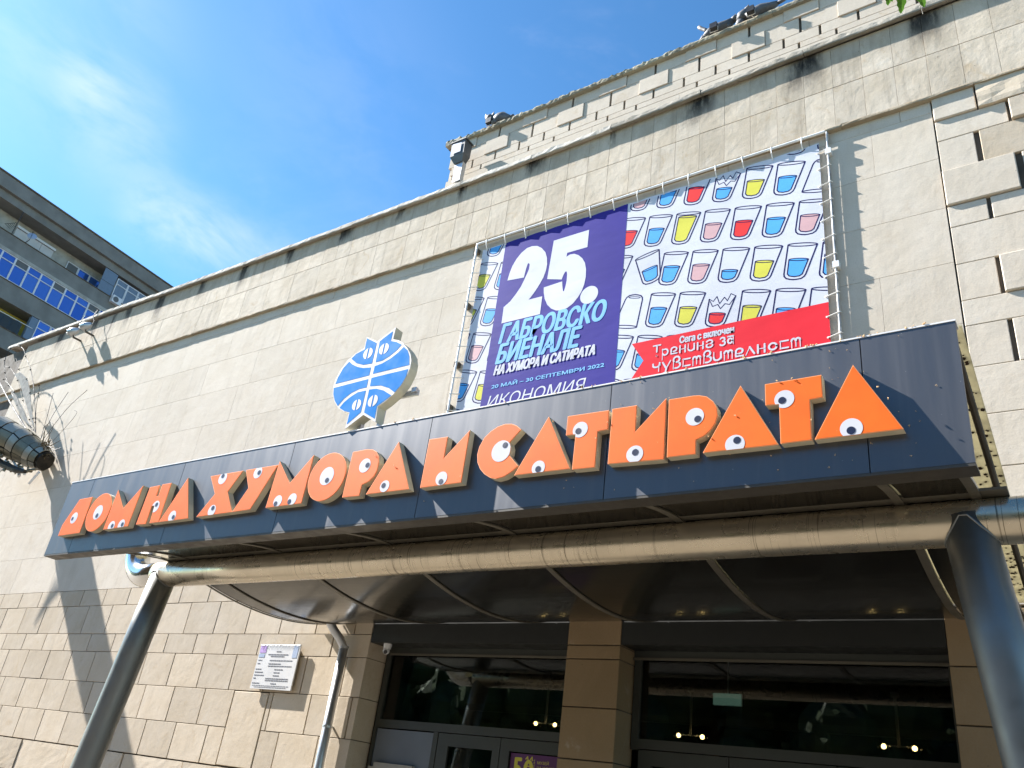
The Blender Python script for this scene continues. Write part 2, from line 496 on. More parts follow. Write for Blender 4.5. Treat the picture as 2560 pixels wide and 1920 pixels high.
# one cladding stone: a slab with chamfered front arrises; meshes are shared by size
STONES = {}
def stone(x0, x1, z0, z1, yf, mat, parent, name='stone', depth=.05, gx=.006, gz=.004, ch=.004, jit=.0015, rough=0.):
    w = round(x1 - x0 - gx, 3); h = round(z1 - z0 - gz, 3)
    if w <= .02 or h <= .02: return None
    key = (w, h, depth, ch, mat, rough and random.random())
    me = STONES.get(key)
    if me is None:
        a, b, c = w / 2, h / 2, ch
        if rough:
            nx, nz = max(3, int(w / .12)), max(2, int(h / .06)); rr = random.Random(key[-1])
            v, f = [], []
            for j in range(nz + 1):
                for i in range(nx + 1):
                    ex = rough * rr.uniform(-1, 1) if i in (0, nx) else 0
                    ez = rough * rr.uniform(-1, 1) if j in (0, nz) else 0
                    yy = (rough * rr.uniform(-.6, .9)) + (rough * .8 if i in (0, nx) or j in (0, nz) else 0)
                    v.append((-a + w * i / nx + ex * .3, yy, -b + h * j / nz + ez))
            for j in range(nz):
                for i in range(nx):
                    q = j * (nx + 1) + i; f.append((q, q + 1, q + nx + 2, q + nx + 1))
            k = len(v)
            rim = [i for i in range(nx + 1)] + [j * (nx + 1) + nx for j in range(1, nz + 1)] + [nz * (nx + 1) + i for i in range(nx - 1, -1, -1)] + [j * (nx + 1) for j in range(nz - 1, 0, -1)]
            for i in rim: v.append((v[i][0], depth, v[i][2]))
            n = len(rim)
            for i in range(n): f.append((rim[i], k + i, k + (i + 1) % n, rim[(i + 1) % n]))
        else:
            v = [(-a, c, -b), (a, c, -b), (a, c, b), (-a, c, b),
                 (-a + c, 0, -b + c), (a - c, 0, -b + c), (a - c, 0, b - c), (-a + c, 0, b - c),
                 (-a, depth, -b), (a, depth, -b), (a, depth, b), (-a, depth, b)]
            f = [(4, 5, 6, 7), (0, 1, 5, 4), (1, 2, 6, 5), (2, 3, 7, 6), (3, 0, 4, 7),
                 (8, 9, 1, 0), (9, 10, 2, 1), (10, 11, 3, 2), (11, 8, 0, 3)]
        me = bpy.data.meshes.new(name); me.from_pydata(v, [], f); me.materials.append(M[mat]); me.update()
        STONES[key] = me
    o = bpy.data.objects.new(name, me)
    register(o, parent, ((x0 + x1) / 2, yf + random.uniform(-jit, jit), (z0 + z1) / 2))
    return o

# lettering: all text is turned into meshes at once, before the scene fills up
TEXTS = {}
def prepare_texts(items):
    made = []
    for key, body, shear, offset in items:
        cu = bpy.data.curves.new('t', 'FONT'); cu.body = body; cu.shear = shear; cu.offset = offset
        cu.resolution_u = 4; cu.fill_mode = 'FRONT'
        cu.space_line = .95
        o = bpy.data.objects.new('t', cu); COL.objects.link(o); made.append((key, o))
    bpy.context.view_layer.update()
    dg = bpy.context.evaluated_depsgraph_get()
    for key, o in made:
        me = bpy.data.meshes.new_from_object(o.evaluated_get(dg))
        v = [tuple(q.co[:2]) for q in me.vertices]; f = [tuple(p.vertices) for p in me.polygons]
        x0 = min(p[0] for p in v); x1 = max(p[0] for p in v); z0 = min(p[1] for p in v); z1 = max(p[1] for p in v)
        TEXTS[key] = ([((p[0] - x0) / (x1 - x0), (p[1] - z0) / (z1 - z0)) for p in v], f)
        bpy.data.meshes.remove(me)
    for key, o in made:
        cu = o.data; bpy.data.objects.remove(o); bpy.data.curves.remove(cu)

def text(key, x0, x1, z0, z1, y, mat, parent, name='printed_lettering', tilt=0., fat=0.):
    """fit prepared lettering into a rectangle; tilt = rise of the baseline over its length; fat = extra stroke width"""
    v, f = TEXTS[key]
    b = MB(); k = 0
    for dx, dz in (((0, 0),) if not fat else ((0, 0), (-1, 0), (1, 0), (0, .6), (0, -.6), (-.6, .4), (.6, -.4), (.6, .4), (-.6, -.4))):
        b.add([(x0 + fat / 2 + (x1 - x0 - fat) * p[0] + dx * fat / 2, y - .00015 * k, z0 + (z1 - z0) * p[1] + tilt * p[0] + dz * fat / 2) for p in v], f); k += 1
    return b.build(name, mat, parent)

prepare_texts([('gab', 'ГАБРОВСКО', .22, 0), ('bie', 'БИЕНАЛЕ', .22, 0), ('na', 'НА ХУМОРА И САТИРАТА', .22, 0),
               ('date', '20 МАЙ – 30 СЕПТЕМВРИ 2022', .0, 0), ('iko', 'ИКОНОМИЯ', .18, 0), ('sega', 'Сега с включен', 0, 0),
               ('tren', 'Тренинг за', 0, 0), ('chuv', 'чувствителност', 0, 0), ('five', '5', 0, 0), ('zero', '0', 0, 0),
               ('muz', 'МУЗЕЙ', 0, 0), ('hum', 'НА ХУМОРА', 0, 0), ('god', 'ГОДИНИ', 0, 0)])
# ------------------------------------------------------------------ measured outlines (metres, in the plane of each sign)
LETTERS = [
 ('Д', [(-9.302, 3.628), (-9.3, 3.752), (-9.13, 4.04), (-8.873, 4.045), (-8.865, 3.635)], [((-9.097, 3.819, 0.062), (-9.125, 3.812, 0.022))]),
 ('О', ('E', -8.634, 3.848, 0.215, 0.215), [((-8.638, 3.846, 0.079), (-8.635, 3.809, 0.026))]),
 ('М', [(-8.412, 3.637), (-8.399, 4.08), (-8.17, 3.852), (-7.94, 4.082), (-7.963, 3.642)], [((-8.273, 3.663, 0.056), (-8.258, 3.668, 0.023)), ((-8.094, 3.667, 0.055), (-8.075, 3.67, 0.023))]),
 ('Н', [(-7.826, 3.649), (-7.802, 4.048), (-7.636, 4.053), (-7.633, 3.934), (-7.595, 3.936), (-7.593, 4.058), (-7.44, 4.058), (-7.441, 3.646), (-7.592, 3.647), (-7.603, 3.833), (-7.654, 3.83), (-7.654, 3.642)], [((-7.581, 3.819, 0.059), (-7.572, 3.838, 0.023))]),
 ('А', [(-7.435, 3.646), (-7.181, 4.086), (-6.967, 3.648)], [((-7.237, 3.69, 0.055), (-7.214, 3.679, 0.022))]),
 ('Х', [(-6.843, 3.652), (-6.661, 3.864), (-6.814, 4.06), (-6.334, 4.063), (-6.473, 3.867), (-6.321, 3.657)], [((-6.61, 4.016, 0.058), (-6.616, 4.04, 0.023)), ((-6.627, 3.697, 0.053), (-6.621, 3.72, 0.023))]),
 ('У', [(-6.319, 3.657), (-6.181, 3.874), (-6.293, 4.064), (-5.848, 4.064), (-6.07, 3.66)], [((-6.104, 4.017, 0.055), (-6.085, 4.015, 0.023))]),
 ('М', [(-5.86, 3.657), (-5.839, 4.099), (-5.622, 3.864), (-5.398, 4.103), (-5.402, 3.658)], [((-5.718, 3.706, 0.052), (-5.737, 3.683, 0.023)), ((-5.532, 3.706, 0.052), (-5.562, 3.687, 0.023))]),
 ('О', ('E', -5.166, 3.875, 0.22, 0.218), [((-5.164, 3.879, 0.08), (-5.15, 3.839, 0.023))]),
 ('Р', [(-4.92, 3.665), (-4.916, 4.069), (-4.755, 4.073), (-4.687, 4.062), (-4.64, 4.037), (-4.602, 3.993), (-4.585, 3.937), (-4.585, 3.868), (-4.611, 3.811), (-4.656, 3.776), (-4.723, 3.755), (-4.726, 3.661)], [((-4.736, 3.924, 0.06), (-4.706, 3.924, 0.023))]),
 ('А', [(-4.655, 3.666), (-4.41, 4.094), (-4.199, 3.665)], [((-4.464, 3.716, 0.047), (-4.477, 3.723, 0.022))]),
 ('И', [(-4.088, 3.664), (-4.084, 4.069), (-3.899, 4.066), (-3.901, 3.885), (-3.69, 4.092), (-3.692, 3.666)], [((-3.889, 3.719, 0.053), (-3.889, 3.693, 0.022))]),
 ('С', [(-3.212, 4.026), (-3.255, 4.062), (-3.303, 4.085), (-3.363, 4.093), (-3.426, 4.082), (-3.487, 4.052), (-3.54, 4.006), (-3.574, 3.938), (-3.583, 3.875), (-3.568, 3.809), (-3.535, 3.754), (-3.488, 3.709), (-3.431, 3.675), (-3.377, 3.66), (-3.31, 3.67), (-3.252, 3.699), (-3.199, 3.74), (-3.29, 3.836), (-3.285, 3.868), (-3.286, 3.899), (-3.3, 3.935)], [((-3.366, 3.875, 0.082), (-3.336, 3.917, 0.023))]),
 ('А', [(-3.223, 3.671), (-2.986, 4.094), (-2.768, 3.668)], [((-3.023, 3.704, 0.052), (-3.024, 3.694, 0.023))]),
 ('Т', [(-2.826, 3.923), (-2.826, 4.071), (-2.502, 4.066), (-2.499, 3.922), (-2.575, 3.918), (-2.575, 3.656), (-2.75, 3.66), (-2.748, 3.921)], [((-2.713, 3.95, 0.057), (-2.728, 3.941, 0.023))]),
 ('И', [(-2.48, 3.668), (-2.476, 4.07), (-2.293, 4.068), (-2.293, 3.873), (-2.082, 4.085), (-2.081, 3.652)], [((-2.286, 3.713, 0.058), (-2.283, 3.725, 0.023))]),
 ('Р', [(-2.062, 3.663), (-2.063, 4.071), (-1.893, 4.07), (-1.854, 4.065), (-1.805, 4.048), (-1.762, 4.007), (-1.737, 3.957), (-1.732, 3.906), (-1.746, 3.853), (-1.778, 3.809), (-1.819, 3.776), (-1.87, 3.756), (-1.87, 3.661)], [((-1.881, 3.917, 0.059), (-1.861, 3.898, 0.023))]),
 ('А', [(-1.824, 3.663), (-1.586, 4.086), (-1.362, 3.656)], [((-1.621, 3.693, 0.059), (-1.608, 3.717, 0.023))]),
 ('Т', [(-1.433, 3.923), (-1.434, 4.067), (-1.1, 4.068), (-1.098, 3.921), (-1.171, 3.917), (-1.172, 3.659), (-1.349, 3.66), (-1.351, 3.917)], [((-1.319, 3.945, 0.057), (-1.332, 3.938, 0.023))]),
 ('А', [(-1.156, 3.659), (-0.921, 4.099), (-0.689, 3.657)], [((-0.954, 3.699, 0.059), (-0.956, 3.686, 0.024))]),
]
EMBLEM_OUTLINE = [(-5.133, 5.269), (-4.979, 5.188), (-4.78, 5.292), (-4.783, 5.167), (-4.707, 5.139), (-4.645, 5.094), (-4.579, 5.029), (-4.529, 4.96), (-4.503, 4.89), (-4.5, 4.818), (-4.514, 4.757), (-4.545, 4.686), (-4.588, 4.627), (-4.642, 4.578), (-4.713, 4.531), (-4.787, 4.495), (-4.776, 4.346), (-4.942, 4.44), (-5.133, 4.334), (-5.13, 4.488), (-5.2, 4.514), (-5.282, 4.559), (-5.357, 4.637), (-5.405, 4.727), (-5.423, 4.805), (-5.418, 4.879), (-5.379, 4.978), (-5.319, 5.058), (-5.233, 5.113), (-5.133, 5.153)]
EMBLEM_PIECES = [
 [(-5.127, 5.256), (-4.982, 5.171), (-4.982, 4.959), (-5.091, 4.966), (-5.193, 5.005), (-5.271, 5.067), (-5.222, 5.107), (-5.121, 5.135)],
 [(-4.806, 5.256), (-4.806, 5.153), (-4.729, 5.125), (-4.659, 5.083), (-4.707, 5.035), (-4.781, 4.991), (-4.86, 4.963), (-4.94, 4.961), (-4.948, 5.178), (-4.914, 5.201)],
 [(-5.29, 5.041), (-5.237, 4.999), (-5.16, 4.957), (-5.081, 4.93), (-4.984, 4.918), (-4.983, 4.837), (-5.405, 4.828), (-5.391, 4.897), (-5.351, 4.98)],
 [(-4.627, 5.054), (-4.573, 5.006), (-4.537, 4.94), (-4.515, 4.849), (-4.94, 4.843), (-4.938, 4.922), (-4.852, 4.932), (-4.757, 4.964), (-4.683, 5.007)],
 [(-5.413, 4.788), (-4.982, 4.8), (-4.981, 4.716), (-5.073, 4.715), (-5.164, 4.691), (-5.241, 4.647), (-5.299, 4.584), (-5.354, 4.644), (-5.396, 4.718)],
 [(-4.946, 4.804), (-4.518, 4.809), (-4.525, 4.738), (-4.564, 4.661), (-4.623, 4.602), (-4.704, 4.659), (-4.808, 4.703), (-4.942, 4.72)],
 [(-4.98, 4.684), (-4.981, 4.471), (-5.123, 4.374), (-5.123, 4.494), (-5.192, 4.516), (-5.269, 4.561), (-5.229, 4.608), (-5.161, 4.651), (-5.081, 4.684)],
 [(-4.942, 4.686), (-4.853, 4.679), (-4.759, 4.644), (-4.654, 4.579), (-4.715, 4.542), (-4.797, 4.5), (-4.793, 4.379), (-4.939, 4.461)],
]
EMBLEM_EYES = [(-5.064, 5.079, 0.057), (-4.87, 5.085, 0.057), (-5.055, 4.555, 0.053), (-4.862, 4.561, 0.057)]
DIGIT_TWO = [(-6.39, 8.491), (-6.373, 8.605), (-6.341, 8.733), (-6.28, 8.852), (-6.203, 8.944), (-6.11, 9.002), (-6.021, 9.009), (-5.929, 8.984), (-5.844, 8.919), (-5.767, 8.821), (-5.726, 8.707), (-5.708, 8.59), (-5.714, 8.481), (-5.742, 8.369), (-5.793, 8.263), (-5.854, 8.161), (-5.917, 8.076), (-5.955, 8.037), (-5.721, 8.034), (-5.722, 7.735), (-6.379, 7.739), (-6.384, 8.018), (-6.279, 8.095), (-6.195, 8.198), (-6.123, 8.311), (-6.083, 8.41), (-6.043, 8.521), (-6.02, 8.593), (-6.019, 8.671), (-6.039, 8.706), (-6.057, 8.7), (-6.077, 8.61), (-6.093, 8.463)]
DIGIT_FIVE = [(-5.642, 8.988), (-5.054, 8.992), (-5.053, 8.687), (-5.381, 8.688), (-5.389, 8.621), (-5.334, 8.643), (-5.261, 8.634), (-5.185, 8.586), (-5.117, 8.511), (-5.068, 8.421), (-5.039, 8.306), (-5.03, 8.177), (-5.043, 8.055), (-5.072, 7.949), (-5.122, 7.86), (-5.193, 7.776), (-5.277, 7.726), (-5.375, 7.71), (-5.458, 7.729), (-5.546, 7.784), (-5.617, 7.865), (-5.672, 7.974), (-5.702, 8.088), (-5.714, 8.182), (-5.412, 8.202), (-5.398, 8.111), (-5.381, 8.033), (-5.364, 8.02), (-5.347, 8.097), (-5.338, 8.201), (-5.342, 8.308), (-5.355, 8.355), (-5.376, 8.361), (-5.402, 8.315), (-5.424, 8.239), (-5.674, 8.315)]
DOT = [(-4.909, 7.98), (-5.083, 7.86), (-4.963, 7.718), (-4.815, 7.869)]

# ================================================================== the ground
g = MB(); g.add([(-600, -600, 0), (600, -600, 0), (600, 600, 0), (-600, 600, 0)], [(0, 1, 2, 3)])
go = g.build('ground', 'ground', kind='structure')

# ================================================================== the museum
museum = thing('museum_building', 'pale limestone clad museum facade with stepped cornice, raised attic and dark glazed entrance', 'building', (-8, 8, 0))
b = MB()
b.box(-24, -7.86, 8.048, 8.6, 0, 9.47)
b.box(-7.86, -1.06, 8.035, 8.6, 3.62, 9.47)
b.box(-1.06, 3.2, 8.035, 8.6, 0, 9.47)
b.box(-24, 3.2, 7.975, 8.6, 9.475, 10.83)
b.build('wall', 'mortar', museum)
b = MB(); b.box(-4.84, -4.217, 8.03, 8.42, 0, 3.6); b.build('pillar_core', 'mortar', museum)
b = MB()
b.box(-8.2, 3.2, 8.13, 8.7, 10.83, 12.13)
b.box(-24, 3.2, 8.6, 20, 9.5, 10.8)
b.box(-8.2, 3.2, 8.7, 20, 10.8, 12.1)
b.build('roof_core', 'mortar', museum)

# lower tile courses left of the doors
PITCH = .745
courses = [(3.865, 4.15, -18.19), (3.375, 3.86, -17.83), (3.08, 3.37, -17.45), (2.595, 3.075, -17.12), (2.105, 2.59, -16.88), (1.62, 2.1, -16.59)]
for z0, z1, xs in courses:
    x = xs - 5 * PITCH
    while x < -7.83:
        x1 = x + PITCH
        a, c = x, min(x1, -7.83)
        if c > -7.9: c = -7.823
        if a > -20.6:
            skip = False
            if z1 < 2.6 and a < -9.9 and c > -10.3 and z0 > 2.09: c = -10.26
            if 1.6 < z0 < 2.2 and z1 < 2.6:
                if a >= -10.3 and c <= -9.45: skip = True
                elif a < -10.26 < c: c = -10.26
                elif a < -9.52 < c:
                    a = -9.52
                    if c - a < .2: c += PITCH; x1 += PITCH
            if not skip and c - a > .05:
                depth = .36 if c == -7.823 else .05
                stone(a, c, z0, z1, 8.0, 'tile', museum, depth=depth, gx=.018, gz=.004, jit=.0018, ch=.003)
        x = x1
stone(-10.255, -9.525, 1.625, 2.585, 7.998, 'tile', museum, gx=.012, gz=.008, ch=.006)
stone(-9.515, -9.435, 2.105, 2.59, 8.0, 'tile', museum, gx=.006, gz=.004)
xj = [-19.9, -18.4, -16.95, -15.46, -13.96, -12.43, -10.96, -9.57, -8.3, -7.823]
for i in range(len(xj) - 1):
    stone(xj[i], xj[i + 1], 1.13, 1.61, 7.985 + .012 * (i % 2), 'tile', museum, gx=.03, gz=.012, ch=.012, rough=.0016, depth=.36 if i == 8 else .05)
for z0, z1, o_ in ((.62, 1.12, .3), (.1, .61, .9)):
    x = -20.2 - o_
    while x < -7.9:
        stone(x, min(x + 1.5, -7.823), z0, z1, 7.99, 'tile', museum, gx=.03, gz=.012, ch=.01); x += 1.5
# big smooth slabs of the middle wall
rows = [(4.155, 4.87, -15.06), (4.87, 5.64, -14.3), (5.64, 6.42, -15.06), (6.42, 7.17, -14.66), (7.17, 7.89, -14.66 - .74), (7.89, 8.59, -15.1), (8.59, 9.29, -14.6)]
for z0, z1, xs in rows:
    x = xs - 6 * 1.48
    while x < -.62:
        x1 = x + 1.48
        if x > -22.4 - .9:
            a, c = x, min(x1, -.617)
            if c - a > .1: stone(a, c, z0, z1, 8.0, 'stone', museum, gx=.0025, gz=.003, jit=.0005, ch=.0012)
        x = x1
x = -23.
while x < -.62:
    stone(x, min(x + 1.05, -.617), 9.29, 9.47, 8.0, 'stone', museum, gx=.004, gz=.003); x += 1.05
# right hand field with raised blocks and open slots
RZ = [(9.13, 9.47, -.605, -.17, .02), (9.13, 9.47, -.155, .55, .035), (9.13, 9.47, .56, 1.4, .01),
      (8.83, 9.13, -.605, .1, 0), (8.83, 9.13, .125, .85, .03), (8.83, 9.13, .86, 1.6, 0),
      (8.38, 8.83, -.605, -.245, 0), (8.38, 8.83, -.195, .85, 0), (8.38, 8.83, .87, 1.6, .02),
      (7.895, 8.38, -.605, .09, .02), (7.895, 8.38, .15, .9, 0), (7.895, 8.38, .92, 1.6, 0),
      (7.61, 7.89, -.605, -.235, 0), (7.61, 7.89, -.2, .9, 0), (7.61, 7.89, .92, 1.6, 0),
      (7.13, 7.61, -.605, .5, 0), (7.13, 7.61, .51, 1.6, 0),
      (6.68, 7.13, -.605, -.25, 0), (6.68, 7.13, -.215, .7, .022), (6.68, 7.13, .75, 1.6, 0),
      (6.38, 6.68, -.605, .3, 0), (6.38, 6.68, .31, 1.6, 0),
      (5.91, 6.38, -.605, -.24, 0), (5.91, 6.38, -.2, .8, 0), (5.91, 6.38, .82, 1.6, .02),
      (5.4, 5.91, -.605, .45, 0), (5.4, 5.91, .46, 1.6, 0), (4.87, 5.4, -.605, .1, 0), (4.87, 5.4, .13, 1.6, 0),
      (4.3, 4.87, -.605, .5, 0), (4.3, 4.87, .51, 1.6, 0), (3.62, 4.3, -1.09, .1, 0), (3.62, 4.3, .12, 1.6, 0)]
for z0, z1, a, c, up in RZ:
    up *= 1.4
    stone(a, c, z0, z1, 8.0 - up, 'tile' if (up > .04 or z1 > 8.5 and a > -.3) else 'stone', museum, gx=.004, gz=.004 if not up else .008, depth=.05 + up, ch=.006 if not up else .01, rough=.007 if up > .046 else 0)
# jamb and pillars of the doorway
for z0, z1 in ((3.12, 3.60), (2.655, 3.115), (2.12, 2.65), (1.6, 2.115), (1.05, 1.595), (.5, 1.045), (0, .495)):
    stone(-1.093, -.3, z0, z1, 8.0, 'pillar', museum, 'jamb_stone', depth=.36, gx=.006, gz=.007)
    stone(-.295, .9, z0, z1, 8.0, 'stone', museum, 'jamb_stone', depth=.05, gx=.006, gz=.007)
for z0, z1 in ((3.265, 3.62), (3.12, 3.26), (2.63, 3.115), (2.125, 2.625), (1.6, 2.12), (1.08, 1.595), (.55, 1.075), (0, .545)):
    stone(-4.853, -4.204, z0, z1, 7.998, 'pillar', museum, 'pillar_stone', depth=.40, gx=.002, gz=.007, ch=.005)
# dark lintel panels over the two bays
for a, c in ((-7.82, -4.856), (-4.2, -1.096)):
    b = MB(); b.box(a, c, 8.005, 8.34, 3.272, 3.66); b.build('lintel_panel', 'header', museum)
# ledge under the frieze
x = -23.2
while x < 3.0:
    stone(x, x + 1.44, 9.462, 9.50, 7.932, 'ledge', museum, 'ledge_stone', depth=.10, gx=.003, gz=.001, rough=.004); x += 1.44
# frieze
P = .3565
k = -62
while True:
    x = -.23 + P * k
    if x > 2.4: break
    w = P * (2 if k >= 1 else 1)
    stone(x, x + w, 10.155, 10.87, 7.94, 'frieze', museum, 'frieze_stone', depth=.04, gx=.003, gz=.0025, jit=.0006, ch=.0015)
    if not (k % 2 and x < -9): stone(x, x + w * (2 if x < -9 else 1), 9.50, 10.15, 7.94, 'frieze', museum, 'frieze_stone', depth=.04, gx=.003, gz=.0025, jit=.0006, ch=.0015)
    k += 2 if k >= 1 else 1
# coping slabs, slightly sagging and rising along the wall
def coping_z(x):
    pts = [(-24, 10.97), (-18.4, 10.92), (-16, 10.85), (-12.2, 10.805), (-6.2, 10.785), (-4.8, 10.795), (-2, 10.86), (.1, 10.87), (4, 10.9)]
    for (a, za), (c, zc) in zip(pts, pts[1:]):
        if x <= c: return za + (zc - za) * (x - a) / (c - a)
    return 10.9
x = -1.98 - 1.426 * 15
rr = random.Random(3)
while x < 3.0:
    n = 12; v = []; f = []
    for i in range(n + 1):
        xx = x + .004 + (1.426 - .010) * i / n; zb = coping_z(xx)
        j = lambda s: rr.uniform(-s, s)
        big = .011 if xx > -8.5 else .004
        v += [(xx, 7.94, zb + .03), (xx, 7.857 + j(.003), zb + j(.003)), (xx, 7.853 + j(.004), zb + .02 + j(.003)),
              (xx, 7.862 + j(.008), zb + .09 + j(big)), (xx, 7.90, zb + .112 + j(big)), (xx, 8.20, zb + .118), (xx, 8.20, zb + .03)]
        if i:
            for q in range(6): f.append((7 * (i - 1) + q, 7 * i + q, 7 * i + q + 1, 7 * (i - 1) + q + 1))
    f += [tuple(range(7)), tuple(7 * n + q for q in range(6, -1, -1))]
    b = MB(); b.add(v, f); b.build('coping_slab', 'coping_dark' if x > -5.5 else 'coping', museum, loc=(x + .7, 8, 10.9))
    x += 1.426

# attic: five courses with open slots and slightly raised blocks
S = 1.484
def att(x0, x1, z0, z1, up=0., gx=.002):
    stone(max(x0, -8.29), x1, z0, z1, 8.1 - up, 'attic', museum, 'attic_block', depth=.05 + up, gx=gx, gz=.003 if not up else .006, jit=.0005, ch=.002 if not up else .005)
for k in range(-1, 6):
    b0 = -6.73 + S * k
    for (c0, z0, z1) in ((b0, 11.893, 12.14), (b0 - .76, 11.585, 11.89)):
        if c0 + .49 > -8.2: att(c0, c0 + .486, z0, z1, .017)
        if c0 + .97 > -8.2: att(c0 + .489, c0 + .962, z0, z1)
        if c0 + S > -8.2: att(c0 + .998, c0 + S - (.003 if z0 > 11.8 else .002), z0, z1)
for k in range(0, 19):
    c0 = -8.235 + .495 * k
    att(c0 + .017, c0 + .478, 11.395, 11.582)
for k in range(-1, 6):
    c0 = -6.54 + S * k
    att(c0 + .016, c0 + .479, 11.285, 11.392)
    att(c0 + .511, c0 + S - .016, 11.285, 11.392)
for k in range(0, 8):
    att(-8.29 + S * k, -8.29 + S * (k + 1), 10.9, 11.282)
b = MB(); b.box(-8.29, -8.2, 8.15, 12, 10.9, 12.13); b.build('attic_side_wall', 'attic', museum)
# rough capping on the attic
x = -8.42
while x < 3:
    L_ = 1.2; n = 26; v = []; f = []
    left = x < -8.0
    for i in range(n + 1):
        xx = x + .003 + (L_ - .006) * i / n
        j = lambda s: rr.uniform(-s, s)
        rg = .016 if xx < -3.8 else .006
        lift = .05 if (left and xx < -8.08) else 0
        v += [(xx, 8.12, 12.118), (xx, 8.03 + j(.004), 12.115 + j(.004)), (xx, 8.022 + j(rg * .6), 12.155 + lift * .4 + j(rg * .4)),
              (xx, 8.035 + j(rg), 12.195 + lift + j(rg)), (xx, 8.1, 12.215 + lift + j(rg)), (xx, 8.4, 12.215 + lift), (xx, 8.4, 12.118)]
        if i:
            for q in range(6): f.append((7 * (i - 1) + q, 7 * i + q, 7 * i + q + 1, 7 * (i - 1) + q + 1))
    f += [tuple(range(7)), tuple(7 * n + q for q in range(6, -1, -1))]
    b = MB(); b.add(v, f); b.build('capping_slab', 'cap', museum, loc=(x + .6, 8.1, 12.15))
    x += L_

# entrance doors and glazing (plane 8.35)
def frame(bars, name, mat, parent, y0=8.33, y1=8.39):
    b = MB()
    for a, c, z0, z1 in bars: b.box(a, c, y0, y1, z0, z1)
    return b.build(name, mat, parent)
def pane(a, c, z0, z1, parent, mat='glass', name='pane', y=8.362):
    b = MB(); b.box(a, c, y, y + .008, z0, z1); return b.build(name, mat, parent)
tl = frame([(-7.79, -4.85, 3.19, 3.28), (-7.79, -7.72, 2.29, 3.19), (-7.72, -4.85, 2.30, 2.395)], 'transom_window', 'frame_metal', museum)
pane(-7.72, -4.85, 2.395, 3.19, tl)
tr = frame([(-4.2, -1.096, 3.19, 3.28), (-4.19, -4.11, 2.29, 3.19), (-4.11, -1.15, 2.30, 2.395), (-1.15, -1.096, 2.29, 3.19)], 'transom_window', 'frame_metal', museum)
pane(-4.11, -1.15, 2.395, 3.19, tr)
for a, c in ((-7.72, -4.85), (-4.2, -1.096)):
    b = MB(); b.box(a, c, 8.305, 8.33, 3.175, 3.20); b.build('drip_rail', 'rib', museum)
sl = frame([(-7.79, -7.74, 0, 2.29), (-6.81, -6.74, 0, 2.297), (-7.74, -6.81, 0, .12)], 'sidelight', 'frame_metal', museum)
pane(-7.74, -6.82, .12, 2.285, sl, 'frosted', 'panel', 8.35)
def door(a, c, parent, glass0, glass1, gz1, sub='pane', mat='glass'):
    d = frame([(a, glass0, 0, 2.29), (glass1, c, 0, 2.29), (glass0, glass1, gz1, 2.29), (glass0, glass1, 0, .22)], 'door', 'frame_metal', parent, 8.335, 8.385)
    pane(glass0, glass1, .22, gz1, d, mat, sub)
    b = MB(); b.box(c - .07, c - .04, 8.27, 8.29, .9, 1.3); b.box(c - .06, c - .05, 8.29, 8.335, .93, .96); b.box(c - .06, c - .05, 8.29, 8.335, 1.24, 1.27)
    b.build('handle', 'galv', d)
    return d
door(-6.73, -5.825, museum, -6.57, -5.925, 2.155)
door(-5.815, -4.86, museum, -5.69, -5.0, 2.165)
door(-4.10, -3.145, museum, -3.95, -3.28, 2.15)
door(-3.135, -2.14, museum, -3.0, -2.28, 2.15)
door(-2.13, -1.11, museum, -1.98, -1.25, 2.15)
# the lobby behind the glass
b = MB()
b.box(-9.5, -9.4, 8.6, 15, 0, 4.2); b.box(.3, .4, 8.6, 15, 0, 4.2); b.box(-9.5, .4, 15, 15.1, 0, 4.2)
b.box(-9.5, .4, 8.4, 15.1, 4.2, 4.3); b.build('lobby_wall', 'dark', museum)
b = MB(); b.box(-9.5, .4, 12.2, 12.35, 3.02, 3.12); b.box(-4.9, -4.75, 12.2, 12.4, 0, 3.02); b.box(-3.4, -3.25, 12.2, 12.4, 0, 3.02)
b.box(-9.5, .4, 10.2, 10.35, 3.85, 4.0)
b.build('lobby_beam', 'frame_metal', museum)

# ================================================================== the canopy
canopy = thing('entrance_canopy', 'grey metal canopy with dark fascia and belly shaped soffit on round steel tubes', 'canopy', (-4.5, 5.3, 0))
YF = 4.45; ZB, ZT = 3.452, 4.305
seams = [-9.585, -9.09, -7.41, -5.77, -4.15, -2.53, -.887, -.378]
for a, c in zip(seams, seams[1:]):
    b = MB(); b.prism([(a + .003, ZB), (c - .003, ZB), (c - .003, ZT), (a + .003, ZT)], YF, YF + .03)
    b.build('fascia_panel', 'fascia', canopy)
b = MB(); b.box(-9.57, -.39, YF + .031, YF + .05, ZB + .01, ZT - .01); b.build('fascia_backing', 'mortar', canopy)
b = MB(); b.box(-9.585, -.378, YF - .004, YF + .10, ZT + .001, ZT + .010); b.build('fascia_cap', 'white_paint', canopy)
b = MB(); b.box(-9.585, -.378, YF + .001, YF + .15, ZB - .018, ZB - .001); b.build('fascia_return', 'return_metal', canopy)
PROF = [(4.58, 3.468), (4.75, 3.50), (4.95, 3.535), (5.15, 3.556), (5.32, 3.55), (5.5, 3.515), (5.75, 3.455), (6.0, 3.405), (6.3, 3.362), (6.7, 3.335), (7.1, 3.345), (7.45, 3.39), (7.75, 3.455), (7.99, 3.53)]
